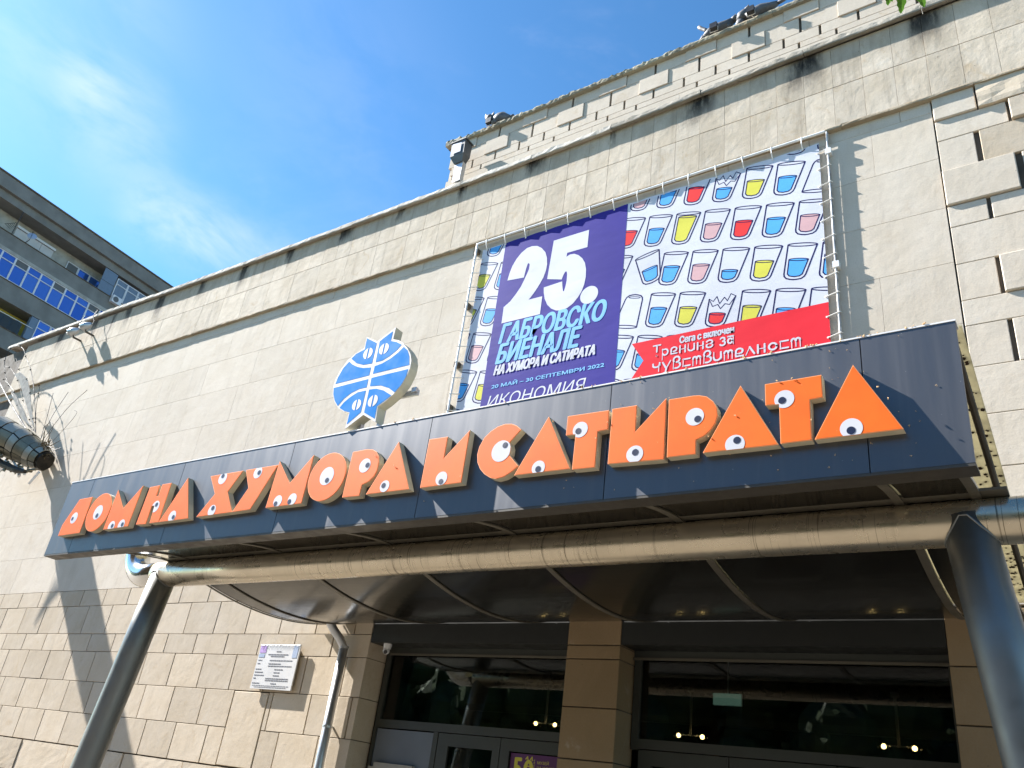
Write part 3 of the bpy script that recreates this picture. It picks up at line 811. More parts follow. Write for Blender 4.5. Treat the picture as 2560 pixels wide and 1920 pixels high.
def strip(x0, x1, prof, t):
    n = len(prof)
    v = [(x0, y, z) for y, z in prof] + [(x1, y, z) for y, z in prof] + [(x0, y, z + t) for y, z in prof] + [(x1, y, z + t) for y, z in prof]
    f = []
    for i in range(n - 1):
        f += [(i, i + 1, n + i + 1, n + i), (2 * n + i, 3 * n + i, 3 * n + i + 1, 2 * n + i + 1), (i, 2 * n + i, 2 * n + i + 1, i + 1), (n + i, n + i + 1, 3 * n + i + 1, 3 * n + i)]
    f += [(0, n, 3 * n, 2 * n), (n - 1, 3 * n - 1, 4 * n - 1, 2 * n - 1)]
    return v, f
# finer profile through the points
def fine(prof, k=4):
    out = []
    P_ = [prof[0]] + prof + [prof[-1]]
    for i in range(1, len(P_) - 2):
        p0, p1, p2, p3 = P_[i - 1:i + 3]
        for s in range(k):
            t = s / k
            out.append(tuple(.5 * (2 * p1[c] + (p2[c] - p0[c]) * t + (2 * p0[c] - 5 * p1[c] + 4 * p2[c] - p3[c]) * t * t + (3 * p1[c] - p0[c] - 3 * p2[c] + p3[c]) * t ** 3) for c in (0, 1)))
    out.append(prof[-1]); return out
PF = fine(PROF)
ribs = [-8.40, -8.03, -6.53, -5.10, -3.74, -2.31, -.86, -.44]
for a, c in zip(ribs, ribs[1:]):
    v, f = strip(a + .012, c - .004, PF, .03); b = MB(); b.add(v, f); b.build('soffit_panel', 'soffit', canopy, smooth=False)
for i, a in enumerate(ribs):
    w = .055 if i not in (0, 1) else .03
    v, f = strip(a - w, a, [(y, z - .012) for y, z in PF], .011); b = MB(); b.add(v, f); b.build('rib', 'rib', canopy)
# light roof sheet, sloping back to the wall
b = MB(); b.add([(-9.0, 4.56, 4.33), (-.36, 4.56, 4.33), (-.36, 7.93, 3.62), (-9.0, 7.93, 3.62), (-9.0, 4.56, 4.342), (-.36, 4.56, 4.342), (-.36, 7.93, 3.632), (-9.0, 7.93, 3.632)],
                [(0, 1, 2, 3), (7, 6, 5, 4), (0, 4, 5, 1), (1, 5, 6, 2), (2, 6, 7, 3), (3, 7, 4, 0)])
b.build('roof_sheet', 'roof_sheet', canopy)
b = MB(); b.tube([(-.42, 4.62, 4.29), (-.42, 7.9, 3.60)], .022, 8); b.build('roof_purlin', 'mortar', canopy)
b = MB(); b.box(-8.42, -.3, 5.13, 5.47, 3.556, 3.572); b.build('gutter_plate', 'rib', canopy)
# tubular frame
YB, ZBm, RB = 5.3, 3.425, .137
b = MB(); b.tube([(-8.62, YB, ZBm)] + [(x, YB, ZBm) for x in (-7, -5, -3, -1, 1.5)], RB, 40)
b.build('crossbeam', 'beam', canopy, smooth=True)
path = [(-8.55, YB, ZBm), (-8.86, YB, ZBm)]
for i in range(1, 13):
    a = R(90 * i / 12); path.append((-8.86 - .32 * math.sin(a), YB, ZBm + .32 * (1 - math.cos(a))))
path.append((-9.18, YB, 4.30))
b = MB(); b.tube(path, RB * .98, 32); b.build('elbow_tube', 'chrome', canopy, smooth=True)
def column(xt, slope, name='column'):
    zt = ZBm + .02
    b = MB(); b.tube([(xt + slope * (zt - z) * -1, YB - .012, z) for z in (zt, 2.6, 1.6, .8, 0.)], [RB * 1.02] * 5, 40)
    o = b.build(name, 'column', canopy, smooth=True)
    c = MB(); xb = xt - slope * zt; c.tube([(xb, YB, 0.0), (xb, YB, .02)], .22, 24); c.build('base_plate', 'column', o)
    return o
column(-8.50, .157); column(-.543, -.117)
# weld collar of the right-hand column, seen as a pointed seam
for xt, sl_ in ((-8.50, .157), (-.543, -.117)):
    pts = []
    for i in range(41):
        a = 2 * math.pi * i / 40
        x = math.cos(a) * RB * 1.03; y = math.sin(a) * RB * 1.03
        z = ZBm - math.sqrt(max(0, RB ** 2 - min(abs(y), RB) ** 2))
        if abs(y) > RB * .995: z = ZBm
        pts.append((xt + x - sl_ * (ZBm - z), YB - .012 + y, z))
    b = MB(); b.tube(pts, .006, 6, False); b.build('weld_seam', 'column', canopy)

# leaves lying on the light roof sheet, seen through it
b = MB(); rl = random.Random(11)
def roof_z(y): return 4.33 - (y - 4.56) * .71 / 3.37
for i in range(900):
    x = -.37 - abs(rl.gauss(0, .5)) if i < 500 else rl.uniform(-8.9, -.4)
    y = rl.uniform(4.58, 7.8); r = rl.uniform(.006, .018); a = rl.uniform(0, 6.3)
    q = [(x + r * math.cos(a + t) * rl.uniform(.5, 1.2), y + r * math.sin(a + t) * rl.uniform(.5, 1.2)) for t in (0, 1.3, 2.5, 3.8, 5.1)]
    b.add([(px, py, roof_z(py) - .002) for px, py in q] + [(px, py, roof_z(py) + .02) for px, py in q],
          [(0, 1, 2, 3, 4), (9, 8, 7, 6, 5)] + [(i_, (i_ + 1) % 5, (i_ + 1) % 5 + 5, i_ + 5) for i_ in range(5)])
fl = b.build('fallen_leaves', 'leaf_dark', None, kind='stuff'); tag(fl, 'scattered dark dead leaves lying on the translucent canopy roof', 'leaves')

# unseen trees added behind the viewer to darken door glass reflections and low skylight
b = MB(); rq = random.Random(31)
for i in range(44):
    tx = -46 + 3.1 * (i % 22) + rq.uniform(-1, 1); ty = -13 - 5 * (i // 22) + rq.uniform(-3, 2); h_ = rq.uniform(8, 12)
    b.tube([(tx, ty, 0), (tx + .2, ty, h_ * .35), (tx, ty, h_ * .6)], [.28, .2, .1], 7)
    for _ in range(14):
        c = Vector((tx + rq.uniform(-1.8, 1.8), ty + rq.uniform(-1.6, 1.6), h_ * rq.uniform(.08, .9))); r_ = rq.uniform(1.1, 1.9)
        b.ball(c, r_ * .9, r_ * .9, r_ * .85, 7, 5)
        for _k in range(40):
            d_ = Vector((rq.gauss(0, 1), rq.gauss(0, 1), rq.gauss(0, 1))).normalized(); p_ = c + d_ * r_ * rq.uniform(.75, 1.1)
            u_ = Vector((rq.uniform(-1, 1), rq.uniform(-1, 1), rq.uniform(-1, 1))) * .22; w_ = d_.cross(u_) * .8
            b.add([p_ - u_, p_ + w_, p_ + u_, p_ - w_], [(0, 1, 2, 3)])
M['foliage'] = plain('dark_added_foliage', (.045, .075, .022), .7, var=.4, scale=1.5)
tr_ = b.build('added_trees', 'foliage', None, kind='stuff'); tag(tr_, 'dense row of green trees added unseen behind the viewer to darken reflections', 'trees')

# ================================================================== sign letters
LETTER_LABELS = [
 'slanted orange letter with one eye, leftmost of the whole sign',
 'small round orange letter, second from the left end of the sign',
 'orange M shaped letter ending the first word, two half eyes at its foot',
 'orange H shaped letter with an eye cut by its lower notch',
 'narrow orange triangle letter with strong red face right after the H shape',
 'orange X shaped letter with one eye above and one below',
 'orange Y shaped letter leaning between the X shape and an M shape',
 'orange M shaped letter with two eyes below the left of the blue emblem',
 'larger round orange letter in the middle word with one big central eye',
 'orange P shaped letter under the blue emblem, pupil looking right',
 'orange triangle letter closing the middle word, pupil looking up left',
 'orange letter standing alone between two wide gaps of the sign',
 'orange C shaped letter whose big eye bulges into its open mouth',
 'orange triangle letter right of the C shape',
 'orange T shaped letter below the violet banner panel corner',
 'orange reversed N shaped letter in the last word, pupil centred high',
 'orange P shaped letter standing under the red banner strip',
 'orange triangle letter whose pupil looks up right, third from the right end',
 'orange T shaped letter between the last two triangles of the sign',
 'largest looking orange triangle letter at the right end of the sign']
YL = 4.385
for (ch, poly, eyes), lab in zip(LETTERS, LETTER_LABELS):
    if poly[0] == 'E': poly = circle_pts(poly[1], poly[2], poly[3], poly[4], 56)
    cx = sum(p[0] for p in poly) / len(poly)
    t = thing('sign_letter', lab, 'sign letter', (cx, YF, min(p[1] for p in poly)), 'orange letters with eyes on the fascia')
    b = MB(); b.prism(poly, YL + .008, YF - .001); b.build('return', 'cream', t)
    # rim slightly larger than the film
    b = MB(); b.prism(poly, YL + .001, YL + .0075); b.build('rim', 'orange_rim', t)
    c2 = (cx, sum(p[1] for p in poly) / len(poly))
    def inset(poly, d):
        if area2(poly) < 0: poly = poly[::-1]
        out = []; n = len(poly)
        for i in range(n):
            p0, p1, p2 = Vector(poly[i - 1]), Vector(poly[i]), Vector(poly[(i + 1) % n])
            d1 = (p1 - p0).normalized(); d2 = (p2 - p1).normalized()
            n1 = Vector((-d1.y, d1.x)); n2 = Vector((-d2.y, d2.x)); m = (n1 + n2)
            if m.length < .2: out.append(tuple(p1 + n1 * d)); continue
            m.normalize(); out.append(tuple(p1 + m * min(d / max(.35, m.dot(n1)), d * 2.2)))
        return out
    b = MB(); b.prism(inset(poly, .0045), YL, YL + .0005); b.build('face', 'orange', t)
    for (ex, ez, er), (px, pz, pr) in eyes:
        ring = clip(poly, circle_pts(ex, ez, er + .002, n=44))
        b = MB(); b.sheet(ring, YL - .0012); e0 = b.build('eye', 'eye', t)
        pu = clip(poly, circle_pts(px, pz, pr, n=28))
        b = MB(); b.sheet(pu, YL - .0024); b.build('pupil', 'pupil', e0)

# ================================================================== round emblem
em = thing('round_emblem', 'blue and white round emblem of mirrored cat heads above the dark sign', 'emblem', (-4.96, 4.5, 4.33))
YE = 4.43
b = MB(); b.prism(EMBLEM_OUTLINE, YE + .003, YE + .095); b.build('return', 'cream', em)
b = MB(); b.prism(EMBLEM_OUTLINE, YE, YE + .0028); b.build('face', 'emblem_white', em)
for pc in EMBLEM_PIECES:
    b = MB(); b.sheet(pc, YE - .0012); b.build('blue_field', 'emblem_blue', em)
for ex, ez, er in EMBLEM_EYES:
    for sgn in (-1, 1):
        arc = [(ex + er * math.cos(R(a)), ez + er * math.sin(R(a))) for a in range(-80, 81, 8)] if sgn > 0 else [(ex + er * math.cos(R(a)), ez + er * math.sin(R(a))) for a in range(100, 261, 8)]
        b = MB(); b.sheet(arc, YE - .0024); b.build('cat_eye', 'emblem_white', em)
b = MB(); b.box(-4.83, -4.79, 4.50, 4.54, 4.31, 4.62); b.box(-5.06, -5.02, 4.50, 4.54, 4.31, 4.50); b.box(-4.50, -4.45, 4.50, 4.53, 4.62, 4.66); b.box(-5.06, -4.45, 4.528, 4.55, 4.60, 4.65)
b.build('bracket', 'galv', em)

# ================================================================== banner
fr = thing('banner_rack', 'white tube frame with rust spots fixed under the ledge around the banner', 'frame', (-4.4, 7.9, 6.3))
b = MB(); b.tube([(-7.07, 7.86, 9.35), (-1.775, 7.86, 9.385)], .017, 8); b.build('top_rail', 'white_paint', fr)
b = MB(); b.tube([(-7.07, 7.86, 6.0), (-7.07, 7.86, 9.36)], .016, 8); b.build('post', 'white_paint', fr)
b = MB(); b.box(-1.778, -1.745, 7.897, 7.917, 6.0, 9.40); b.build('post', 'rust', fr)
b = MB(); b.tube([(-1.762, 7.888, 6.0), (-1.762, 7.888, 9.41)], .008, 8); b.build('post', 'white_paint', fr)
for x, z in ((-7.09, 9.24), (-7.09, 8.22), (-7.09, 7.2), (-7.09, 6.5), (-1.755, 9.08), (-1.755, 7.4)):
    b = MB(); b.box(x - .035, x + .035, 7.87, 8.0, z - .04, z + .04); b.build('wall_bracket', 'mortar' if x < -5 else 'white_paint', fr)

ban = thing('banner', 'large printed banner with drinking glasses, a violet 25 panel and a red arrow strip', 'banner', (-4.4, 7.9, 6.3))
BX0, BX1, BZ0 = -6.968, -1.862, 6.15
def top_z(x):       # the upper hem sags between the ties
    return 9.222 + .012 * abs(math.sin((x + 6.9) * math.pi / .372)) + .035 * (x - BX0) / (BX1 - BX0)
hem = [(BX0 + (BX1 - BX0) * i / 110, top_z(BX0 + (BX1 - BX0) * i / 110)) for i in range(111)]
sheet_poly = [(BX0, BZ0), (BX1, BZ0)] + hem[::-1]
YB0 = 7.900
b = MB(); b.prism(sheet_poly, YB0, YB0 + .002); b.build('sheet', 'banner', ban)
RR = [(-4.455, BZ0), (BX1 - .002, BZ0), (BX1 - .002, 9.25), (-4.455, 9.218)]
RL = [(BX0 + .002, BZ0), (-6.535, BZ0), (-6.535, 9.222), (BX0 + .002, 9.218)]
def glass(px, pz, kind='glass', col=None, level=.205, region=RR, rot=-14.8, lines=None, fills=None):
    c, s = math.cos(R(rot)), math.sin(R(rot))
    T = lambda p: (px + p[0] * c + (-p[1]) * -s * 1, pz + p[0] * s - p[1] * c)
    W_, H_ = .343, .475
    wall = lambda v, o=0.: .052 * v / H_ + o
    flip = kind == 'upside'
    F = (lambda p: T((p[0], .47 - p[1]))) if flip else T
    out = [(0, 0)] + [(wall(.40), .40), (wall(.43) + .008, .435), (wall(.46) + .035, .463), (.13, .474), (.1715, .478), (.21, .474),
           (W_ - wall(.46) - .035, .463), (W_ - wall(.43) - .008, .435), (W_ - wall(.40), .40), (W_, 0)]
    if kind == 'broken': out = [(wall(.10), .10)] + out[1:-1] + [(W_ - wall(.05), .05)]
    lines.stroke([F(p) for p in out], .0165, YB0 - .0008, region)
    if kind == 'broken':
        z = [(wall(.10), .10), (.07, .13), (.10, .06), (.16, .16), (.20, .07), (.25, .12), (.27, .02), (W_ - wall(.05), .05)]
        z2 = [(wall(.10) + .02, .13), (.08, .20), (.14, .17), (.19, .23), (.23, .16), (.29, .17), (W_ - wall(.05), .05)]
        lines.stroke([F(p) for p in z], .010, YB0 - .0008, region); lines.stroke([F(p) for p in z2], .010, YB0 - .0008, region)
    else:
        el = [F(p) for p in [(.1715 + .1715 * math.cos(a * .2618), .022 * math.sin(a * .2618)) for a in range(24)]]
        lines.stroke(el, .013, YB0 - .0008, region, True)
        if flip:
            el = [F(p) for p in [(.1715 + .085 * math.cos(a * .2618), .435 + .013 * math.sin(a * .2618)) for a in range(24)]]
            lines.stroke(el, .008, YB0 - .0008, region, True)
    if col:
        l0, l1 = wall(level, .036), W_ - wall(level, .036)
        b0, b1 = wall(.42, .036), W_ - wall(.42, .036)
        rim = [((l0 + l1) / 2 + (l1 - l0) / 2 * math.cos(R(a)), level + .016 * math.sin(R(a))) for a in range(180, 361, 20)]
        low = [(b1 - .002, .40), (b1 - .03, .428), (.1715, .438), (b0 + .03, .428), (b0 + .002, .40)]
        fills[col].sheet(clip([T(p) for p in rim + low], region), YB0 - .0004)
        lines.stroke([T(p) for p in [(l0, level)] + low[::-1] + [(l1, level)]], .014, YB0 - .0008, region)
        el = [T(((l0 + l1) / 2 + (l1 - l0) / 2 * math.cos(a * .2618), level + .016 * math.sin(a * .2618))) for a in range(24)]
        lines.stroke(el, .011, YB0 - .0008, region, True)
A_ = Vector((.3968, -.0914)); B_ = Vector((-.154, -.595)); B0 = Vector((-4.107, 8.896))
Bl, Rd, Ye, Pk = 'd_blue', 'd_red', 'd_yellow', 'd_pink'
layout = {-2: {3: (Bl,), 4: (Bl, .33), 5: (Ye,)}, -1: {-2: (Ye,), -1: (Pk,), 0: (Bl,), 1: (Rd,), 2: (Bl, .27, 'broken'), 3: (Ye,), 4: (Bl,), 5: (None, 0, 'upside')},
          0: {-1: (Rd,), 0: (Bl,), 1: (Ye, .05), 2: (Pk,), 3: (Rd,), 4: (Bl,), 5: (Pk,), 6: (Bl,)},
          1: {-1: (Bl,), 0: (Bl, .24, 'glass', 26), 1: (Bl,), 2: (Pk,), 3: (Bl, .31), 4: (Ye,), 5: (Bl,), 6: (Bl, .16)},
          2: {-1: (Ye,), 0: (None, 0, 'upside'), 1: (Bl,), 2: (Ye,), 3: (Rd, .30, 'broken'), 4: (Ye,), 5: (Bl, .25), 6: (None, 0)},
          3: {0: (Bl,), 1: (Bl, .25), 2: (Rd,), 3: (Pk,), 4: (Bl,)}, 4: {0: (Ye,), 1: (Bl,), 2: (Ye,), 3: (Rd,)}}
Lb0 = Vector((-6.873, 7.682))
left_layout = {-3: {0: (Pk,), -1: (Bl,), 1: (Bl,)}, -2: {0: (Bl,), 1: (Bl,), -1: (Ye,)}, -1: {0: (Bl,), 1: (Bl,), -1: (Ye,)}, 0: {0: (Pk,), 1: (Bl,), -1: (Rd,)},
               1: {0: (Bl,), 1: (Ye,), -1: (Bl,)}, 2: {0: (Bl,), 1: (Ye,), 2: (Ye,)}, 3: {0: (Ye,), 1: (Bl,)}}
def glasses(base, lay, region):
    lines = MB(); fills = {k_: MB() for k_ in (Bl, Rd, Ye, Pk)}
    for r_, row in lay.items():
        for i_, spec in row.items():
            col = spec[0]; lev = spec[1] if len(spec) > 1 else .205; kd = spec[2] if len(spec) > 2 else 'glass'; extra = spec[3] if len(spec) > 3 else 0
            p = base + A_ * i_ + B_ * r_
            if extra: p = p + Vector((-.02, -.07))
            glass(p.x, p.y, kd, col, lev, region, -14.8 + extra, lines, fills)
    lines.build('printed_glass_outlines', 'line', ban, kind='stuff')
    for k_, m_ in fills.items():
        if m_.f: m_.build('printed_drinks', k_, ban, kind='stuff')
glasses(B0, layout, RR); glasses(Lb0, left_layout, RL)
pur = clip(sheet_poly, [(-6.533, BZ0), (-4.457, BZ0), (-4.457, 9.4), (-6.533, 9.4)])
b = MB(); b.sheet(pur, YB0 - .0018); b.build('violet_panel', 'purple', ban)
b = MB(); b.sheet(DIGIT_TWO, YB0 - .0035); b.build('printed_digit', 'print_white', ban)
b = MB(); b.sheet(DIGIT_FIVE, YB0 - .0035); b.build('printed_digit', 'print_white', ban)
b = MB(); b.sheet(circle_pts(-4.949, 7.852, .138, .142, 36), YB0 - .0035); b.build('printed_dot', 'print_white', ban)
yT = YB0 - .0035
text('gab', -6.385, -4.655, 7.395, 7.715, yT, 'sky_print', ban, fat=.034)
text('bie', -6.385, -5.0, 7.065, 7.375, yT - .0016, 'sky_print', ban, fat=.036)
text('na', -6.385, -4.77, 6.885, 7.035, yT - .0030, 'print_white', ban, fat=.024)
text('date', -6.385, -4.62, 6.675, 6.745, yT, 'sky_print', ban, fat=.008)
text('iko', -6.42, -4.87, 6.385, 6.565, yT, 'print_white', ban)
b = MB(); b.sheet([(-4.25, 6.925), (-1.8625, 6.935), (-1.8625, 6.2), (-4.35, 6.2), (-4.24, 6.401), (-4.078, 6.65)], YB0 - .0018); b.build('red_strip', 'red', ban)
text('sega', -3.61, -2.925, 6.79, 6.885, yT, 'print_white', ban, fat=.015)
def arc(cx, cz, rx, rz, a0, a1, n=9): return [(cx + rx * math.cos(R(a0 + (a1 - a0) * i / n)), cz + rz * math.sin(R(a0 + (a1 - a0) * i / n))) for i in range(n + 1)]
K, T_ = .21, .10        # thick and dripping thin strokes, in x-heights
DRIP = {'Т': [(K, [(.0, 1.75), (.95, 1.75)]), (K, [(.48, 1.75), (.48, .75)]), (K * 1.1, [(.48, .12), (.48, .16)])],
 'р': [(T_, [(.12, 1.05), (.12, -.65)]), (K, [(.12, .9)] + arc(.48, .5, .36, .45, 110, -150))],
 'е': [(K, [(.15, .35)] + arc(.5, .68, .36, .32, 190, -90)), (T_, [(.15, .38), (.6, .38)]), (K * .9, [(.15, .35), (.15, .05), (.9, .05)])],
 'н': [(K, [(.15, 1), (.15, .0)]), (K, [(.82, 1), (.82, .0)]), (T_, [(.15, .5), (.82, .5)])],
 'и': [(T_, [(.08, 1.1), (.08, .45)]), (K, [(.08, .45)] + arc(.45, .38, .36, .36, 180, 330)), (K, [(.84, 1.0), (.84, .12)])],
 'г': [(K, arc(.5, .78, .36, .28, 160, -60)), (T_, [(.1, .5), (.9, .62)]), (K, [(.2, .42)] + arc(.5, .28, .38, .28, 170, 370))],
 'з': [(K, arc(.4, .8, .34, .26, 150, -80)), (K, arc(.4, .27, .4, .28, 80, -150))],
 'а': [(K, arc(.42, .42, .32, .34, 0, 360)), (K, [(.1, 1.05), (.9, 1.05)]), (T_, [(.9, 1.05), (.9, -.05)])],
 'ч': [(K, [(.05, 1.0)] + arc(.42, .8, .36, .26, 200, 330)), (K, [(.82, 1.05), (.82, .7)]), (T_, [(.74, .8), (.74, -.1)])],
 'у': [(K, [(.05, 1.0), (.45, .2)]), (T_ * 1.4, [(.95, 1.1), (.45, .1)]), (K, [(.52, .3), (.4, -.35), (.15, -.45)])],
 'В': [(T_, [(.15, 1.0), (.15, -.1)]), (K, arc(.5, 1.1, .34, .36, 180, -90)), (K, [(.15, 1.05), (.2, .85)]), (K, [(.5, .74)] + arc(.5, .35, .42, .38, 80, -110))],
 'с': [(K * .9, [(.88, .92), (.12, .92)]), (T_, [(.12, .92), (.12, .05)]), (K * .9, [(.12, .05), (.88, .05)])],
 'т': [(K, arc(.28, .72, .2, .26, 180, 0)), (K, arc(.70, .72, .2, .26, 180, 0)), (T_, [(.08, .75), (.08, -.15)]), (T_, [(.49, .75), (.49, .0)]), (T_, [(.9, .75), (.9, -.1)])],
 'л': [(T_, [(.05, .0), (.45, .95)]), (K, [(.45, .95), (.92, .05)])],
 'о': [(K, arc(.5, .5, .38, .40, 0, 360, 16))]}
def drip(word, x0, x1, zb0, zb1, xh, y):
    m_ = MB(); n = len(word); adv = (x1 - x0) / n; c = 0
    for i_, ch_ in enumerate(word):
        if ch_ == ' ': continue
        for w_, pts in DRIP[ch_]:
            q = [(x0 + adv * (i_ + .06 + .88 * px), zb0 + (zb1 - zb0) * (i_ + px) / n + xh * pz) for px, pz in pts]
            m_.stroke(q, w_ * xh, y - .0006 * (c % 6))
            for e in (q[0], q[-1]): m_.sheet(circle_pts(e[0], e[1], w_ * xh / 2, n=8), y - .0006 * (c % 6) - .00055)
            c += 2
    return m_.build('printed_lettering', 'print_white', ban)
drip('Тренинг', -3.955, -3.17, 6.665, 6.650, .092, yT)
drip('за', -3.105, -2.925, 6.645, 6.643, .098, yT)
drip('чуВстВителност', -3.955, -2.165, 6.462, 6.447, .105, yT)
# hem seams and rope ties
for i in range(14):
    x = -6.90 + .372 * i + random.uniform(-.015, .015)
    if x > -1.87: break
    zt = top_z(x)
    b = MB(); b.tube([(x + random.uniform(-.01, .01), 7.843, 9.372 + .006 * i / 3), (x, 7.850, 9.30), (x, 7.893, zt - .018)], .0075, 5)
    b.ball((x, 7.893, zt - .02), .014, .006, .014, 8, 5); b.build('rope_tie', 'rope', ban)
for i in range(12):
    z = 9.10 - .262 * i
    b = MB(); b.tube([(-1.885, 7.892, z), (-1.86, 7.888, z + .004), (-1.745, 7.878, z + .028), (-1.735, 7.90, z + .03)], .0065, 5)
    b.ball((-1.885, 7.893, z), .013, .006, .013, 8, 5); b.build('rope_tie', 'rope', ban)
    b = MB(); b.tube([(-6.945, 7.892, z - .05), (-6.975, 7.885, z - .05), (-7.09, 7.84, z - .045)], .0065, 5)
    b.ball((-6.945, 7.893, z - .05), .013, .006, .013, 8, 5); b.build('rope_tie', 'rope', ban)

# ================================================================== plaque
pl = thing('information_board', 'white printed information board with curled film fixed on the tiled wall', 'sign', (-9.45, 7.95, 2.62))
b = MB(); b.prism([(-9.872, 2.622), (-9.045, 2.617), (-9.04, 3.222), (-9.862, 3.215)], 7.935, 7.955); b.build('board', 'emblem_white', pl)
b = MB(); b.box(-9.8, -9.1, 7.957, 7.995, 2.66, 2.72); b.box(-9.8, -9.1, 7.957, 7.995, 3.1, 3.16); b.build('batten', 'mortar', pl)
b = MB(); b.box(-9.85, -9.72, 7.932, 7.934, 3.10, 3.195); b.build('printed_block', 'lilac', pl)
b = MB(); b.box(-9.85, -9.73, 7.932, 7.934, 3.04, 3.085); b.build('printed_block', 'dish', pl)
b = MB(); b.box(-9.165, -9.07, 7.932, 7.934, 3.04, 3.20); b.build('printed_block', 'dish', pl)
b = MB(); rt = random.Random(5)
def words_line(x0, x1, z, h=.011):
    x = x0
    while x < x1:
        w = rt.uniform(.018, .055); b.box(x, min(x + w, x1), 7.9325, 7.934, z - h / 2, z + h / 2); x += w + .009
for z, x0, x1 in ((3.12, -9.50, -9.40), (3.08, -9.66, -9.25), (3.055, -9.6, -9.32), (3.0, -9.84, -9.76), (3.0, -9.60, -9.14), (2.955, -9.84, -9.78), (2.955, -9.61, -9.36), (2.925, -9.61, -9.13),
                  (2.88, -9.85, -9.73), (2.88, -9.46, -9.28), (2.84, -9.85, -9.68), (2.84, -9.46, -9.34), (2.80, -9.85, -9.65), (2.80, -9.46, -9.34), (2.76, -9.85, -9.8), (2.76, -9.6, -9.14), (2.735, -9.6, -9.14), (2.695, -9.85, -9.70), (2.695, -9.47, -9.36)):
    words_line(x0, x1, z)
words_line(-9.84, -9.10, 2.665, .005); words_line(-9.80, -9.14, 2.645, .005)
b.build('printed_lines', 'ink', pl, kind='stuff')
b = MB()
for i in range(26):
    x = -9.855 + .031 * i; b.add([(x, 7.934, 3.215), (x + .02, 7.934, 3.215), (x + rt.uniform(0, .02), 7.915, 3.215 - rt.uniform(.01, .03))], [(0, 1, 2)])
b.build('torn_film', 'emblem_white', pl)

# ================================================================== downpipe
dp = thing('downpipe', 'pale grey round downpipe with a swan neck running down beside the doorway', 'downpipe', (-8.2, 7.9, 0))
neck = [(-8.33, 7.62, 3.72), (-8.325, 7.66, 3.55), (-8.31, 7.71, 3.44), (-8.27, 7.77, 3.36), (-8.22, 7.84, 3.28), (-8.19, 7.885, 3.21), (-8.178, 7.90, 3.15)]
b = MB(); b.tube(neck, .055, 20); b.build('swan_neck', 'galv', dp, smooth=True)
b = MB(); b.tube([(-8.176, 7.90, 3.19), (-8.172, 7.90, 1.6), (-8.17, 7.90, 0)], .058, 24); b.build('pipe', 'galv', dp, smooth=True)
b = MB(); b.tube([(-8.176, 7.90, 3.17), (-8.176, 7.90, 3.20)], .062, 24); b.build('socket', 'galv', dp)
for z in (2.22, .9):
    b = MB(); b.tube([(-8.173, 7.90, z - .014), (-8.173, 7.90, z + .014)], .064, 24); b.box(-8.18, -8.16, 7.955, 8.01, z - .01, z + .01); b.build('pipe_clip', 'galv', dp)

# ================================================================== security camera
sc = thing('security_camera', 'small white dome security camera in the upper left corner of the doorway', 'camera', (-7.6, 8.1, 3.2))
b = MB(); b.tube([(-7.60, 8.10, 3.272), (-7.60, 8.10, 3.21)], [.055, .05], 20); b.build('mount', 'white_paint', sc)
b = MB(); b.ball((-7.60, 8.09, 3.185), .045, n=18, m=12); b.build('ball', 'white_paint', sc, smooth=True)
b = MB(); d = Vector((.45, -.75, -.48)).normalized(); c0 = Vector((-7.60, 8.09, 3.185)); b.tube([c0 + d * .03, c0 + d * .047], .026, 16); b.build('lens', 'black', sc)

# ================================================================== lamps on the coping
lm = thing('floodlight_on_post', 'dark grey box shaped floodlight on a tapering post at the attic corner', 'floodlight', (-7.8, 7.85, 10.93))
def frustum(c0, s0, c1, s1):
    v = []
    for (cx, cy, z), (sx, sy) in ((c0, s0), (c1, s1)):
        v += [(cx - sx, cy - sy, z), (cx + sx, cy - sy, z), (cx + sx, cy + sy, z), (cx - sx, cy + sy, z)]
    return v, [(0, 1, 5, 4), (1, 2, 6, 5), (2, 3, 7, 6), (3, 0, 4, 7), (4, 5, 6, 7), (3, 2, 1, 0)]
b = MB(); b.add(*frustum((-7.815, 7.90, 10.93), (.08, .045), (-7.82, 7.90, 11.40), (.09, .05))); b.build('post', 'galv', lm)
b = MB(); b.add(*frustum((-7.825, 7.88, 11.33), (.09, .05), (-7.83, 7.86, 11.46), (.15, .09))); b.add(*frustum((-7.83, 7.86, 11.46), (.15, .09), (-7.835, 7.86, 11.76), (.15, .10))); b.build('housing', 'lampgrey', lm)
b = MB(); b.add(*frustum((-7.835, 7.86, 11.762), (.175, .115), (-7.835, 7.86, 11.78), (.175, .115))); b.build('hood', 'lampgrey', lm)
b = MB(); b.add([(-7.95, 7.758, 11.50), (-7.75, 7.758, 11.50), (-7.75, 7.752, 11.70), (-7.95, 7.752, 11.73)], [(0, 1, 2, 3)]); b.build('lens', 'dish', lm)

def small_spot(x, z):
    t = thing('spotlight', '', 'spotlight', (x, 7.72, z))
    b = MB(); b.tube([(x - .10, 7.66, z - .06), (x - .02, 7.70, z + .0), (x + .07, 7.76, z + .05), (x + .10, 7.78, z + .06)], [.105, .10, .055, .02], 20); b.build('reflector', 'galv', t, smooth=True)
    b = MB(); b.tube([(x - .155, 7.63, z - .07), (x - .115, 7.65, z - .05)], [.03, .03], 10); b.build('hood_tab', 'white_paint', t)
    b = MB(); b.box(x - .01, x + .02, 7.73, 7.94, z - .17, z - .13); b.tube([(x - .02, 7.70, z - .02), (x + .0, 7.74, z - .15)], .014, 6); b.build('bracket', 'mortar', t)
    b = MB(); b.tube([(x + .09, 7.78, z + .06), (x + .06, 7.80, z + .18), (x - .04, 7.80, z + .27), (x - .12, 7.81, z + .38), (x - .12, 7.85, z + .56), (x - .10, 7.95, z + .60)], .008, 6); b.build('cable', 'black', t)
    return t
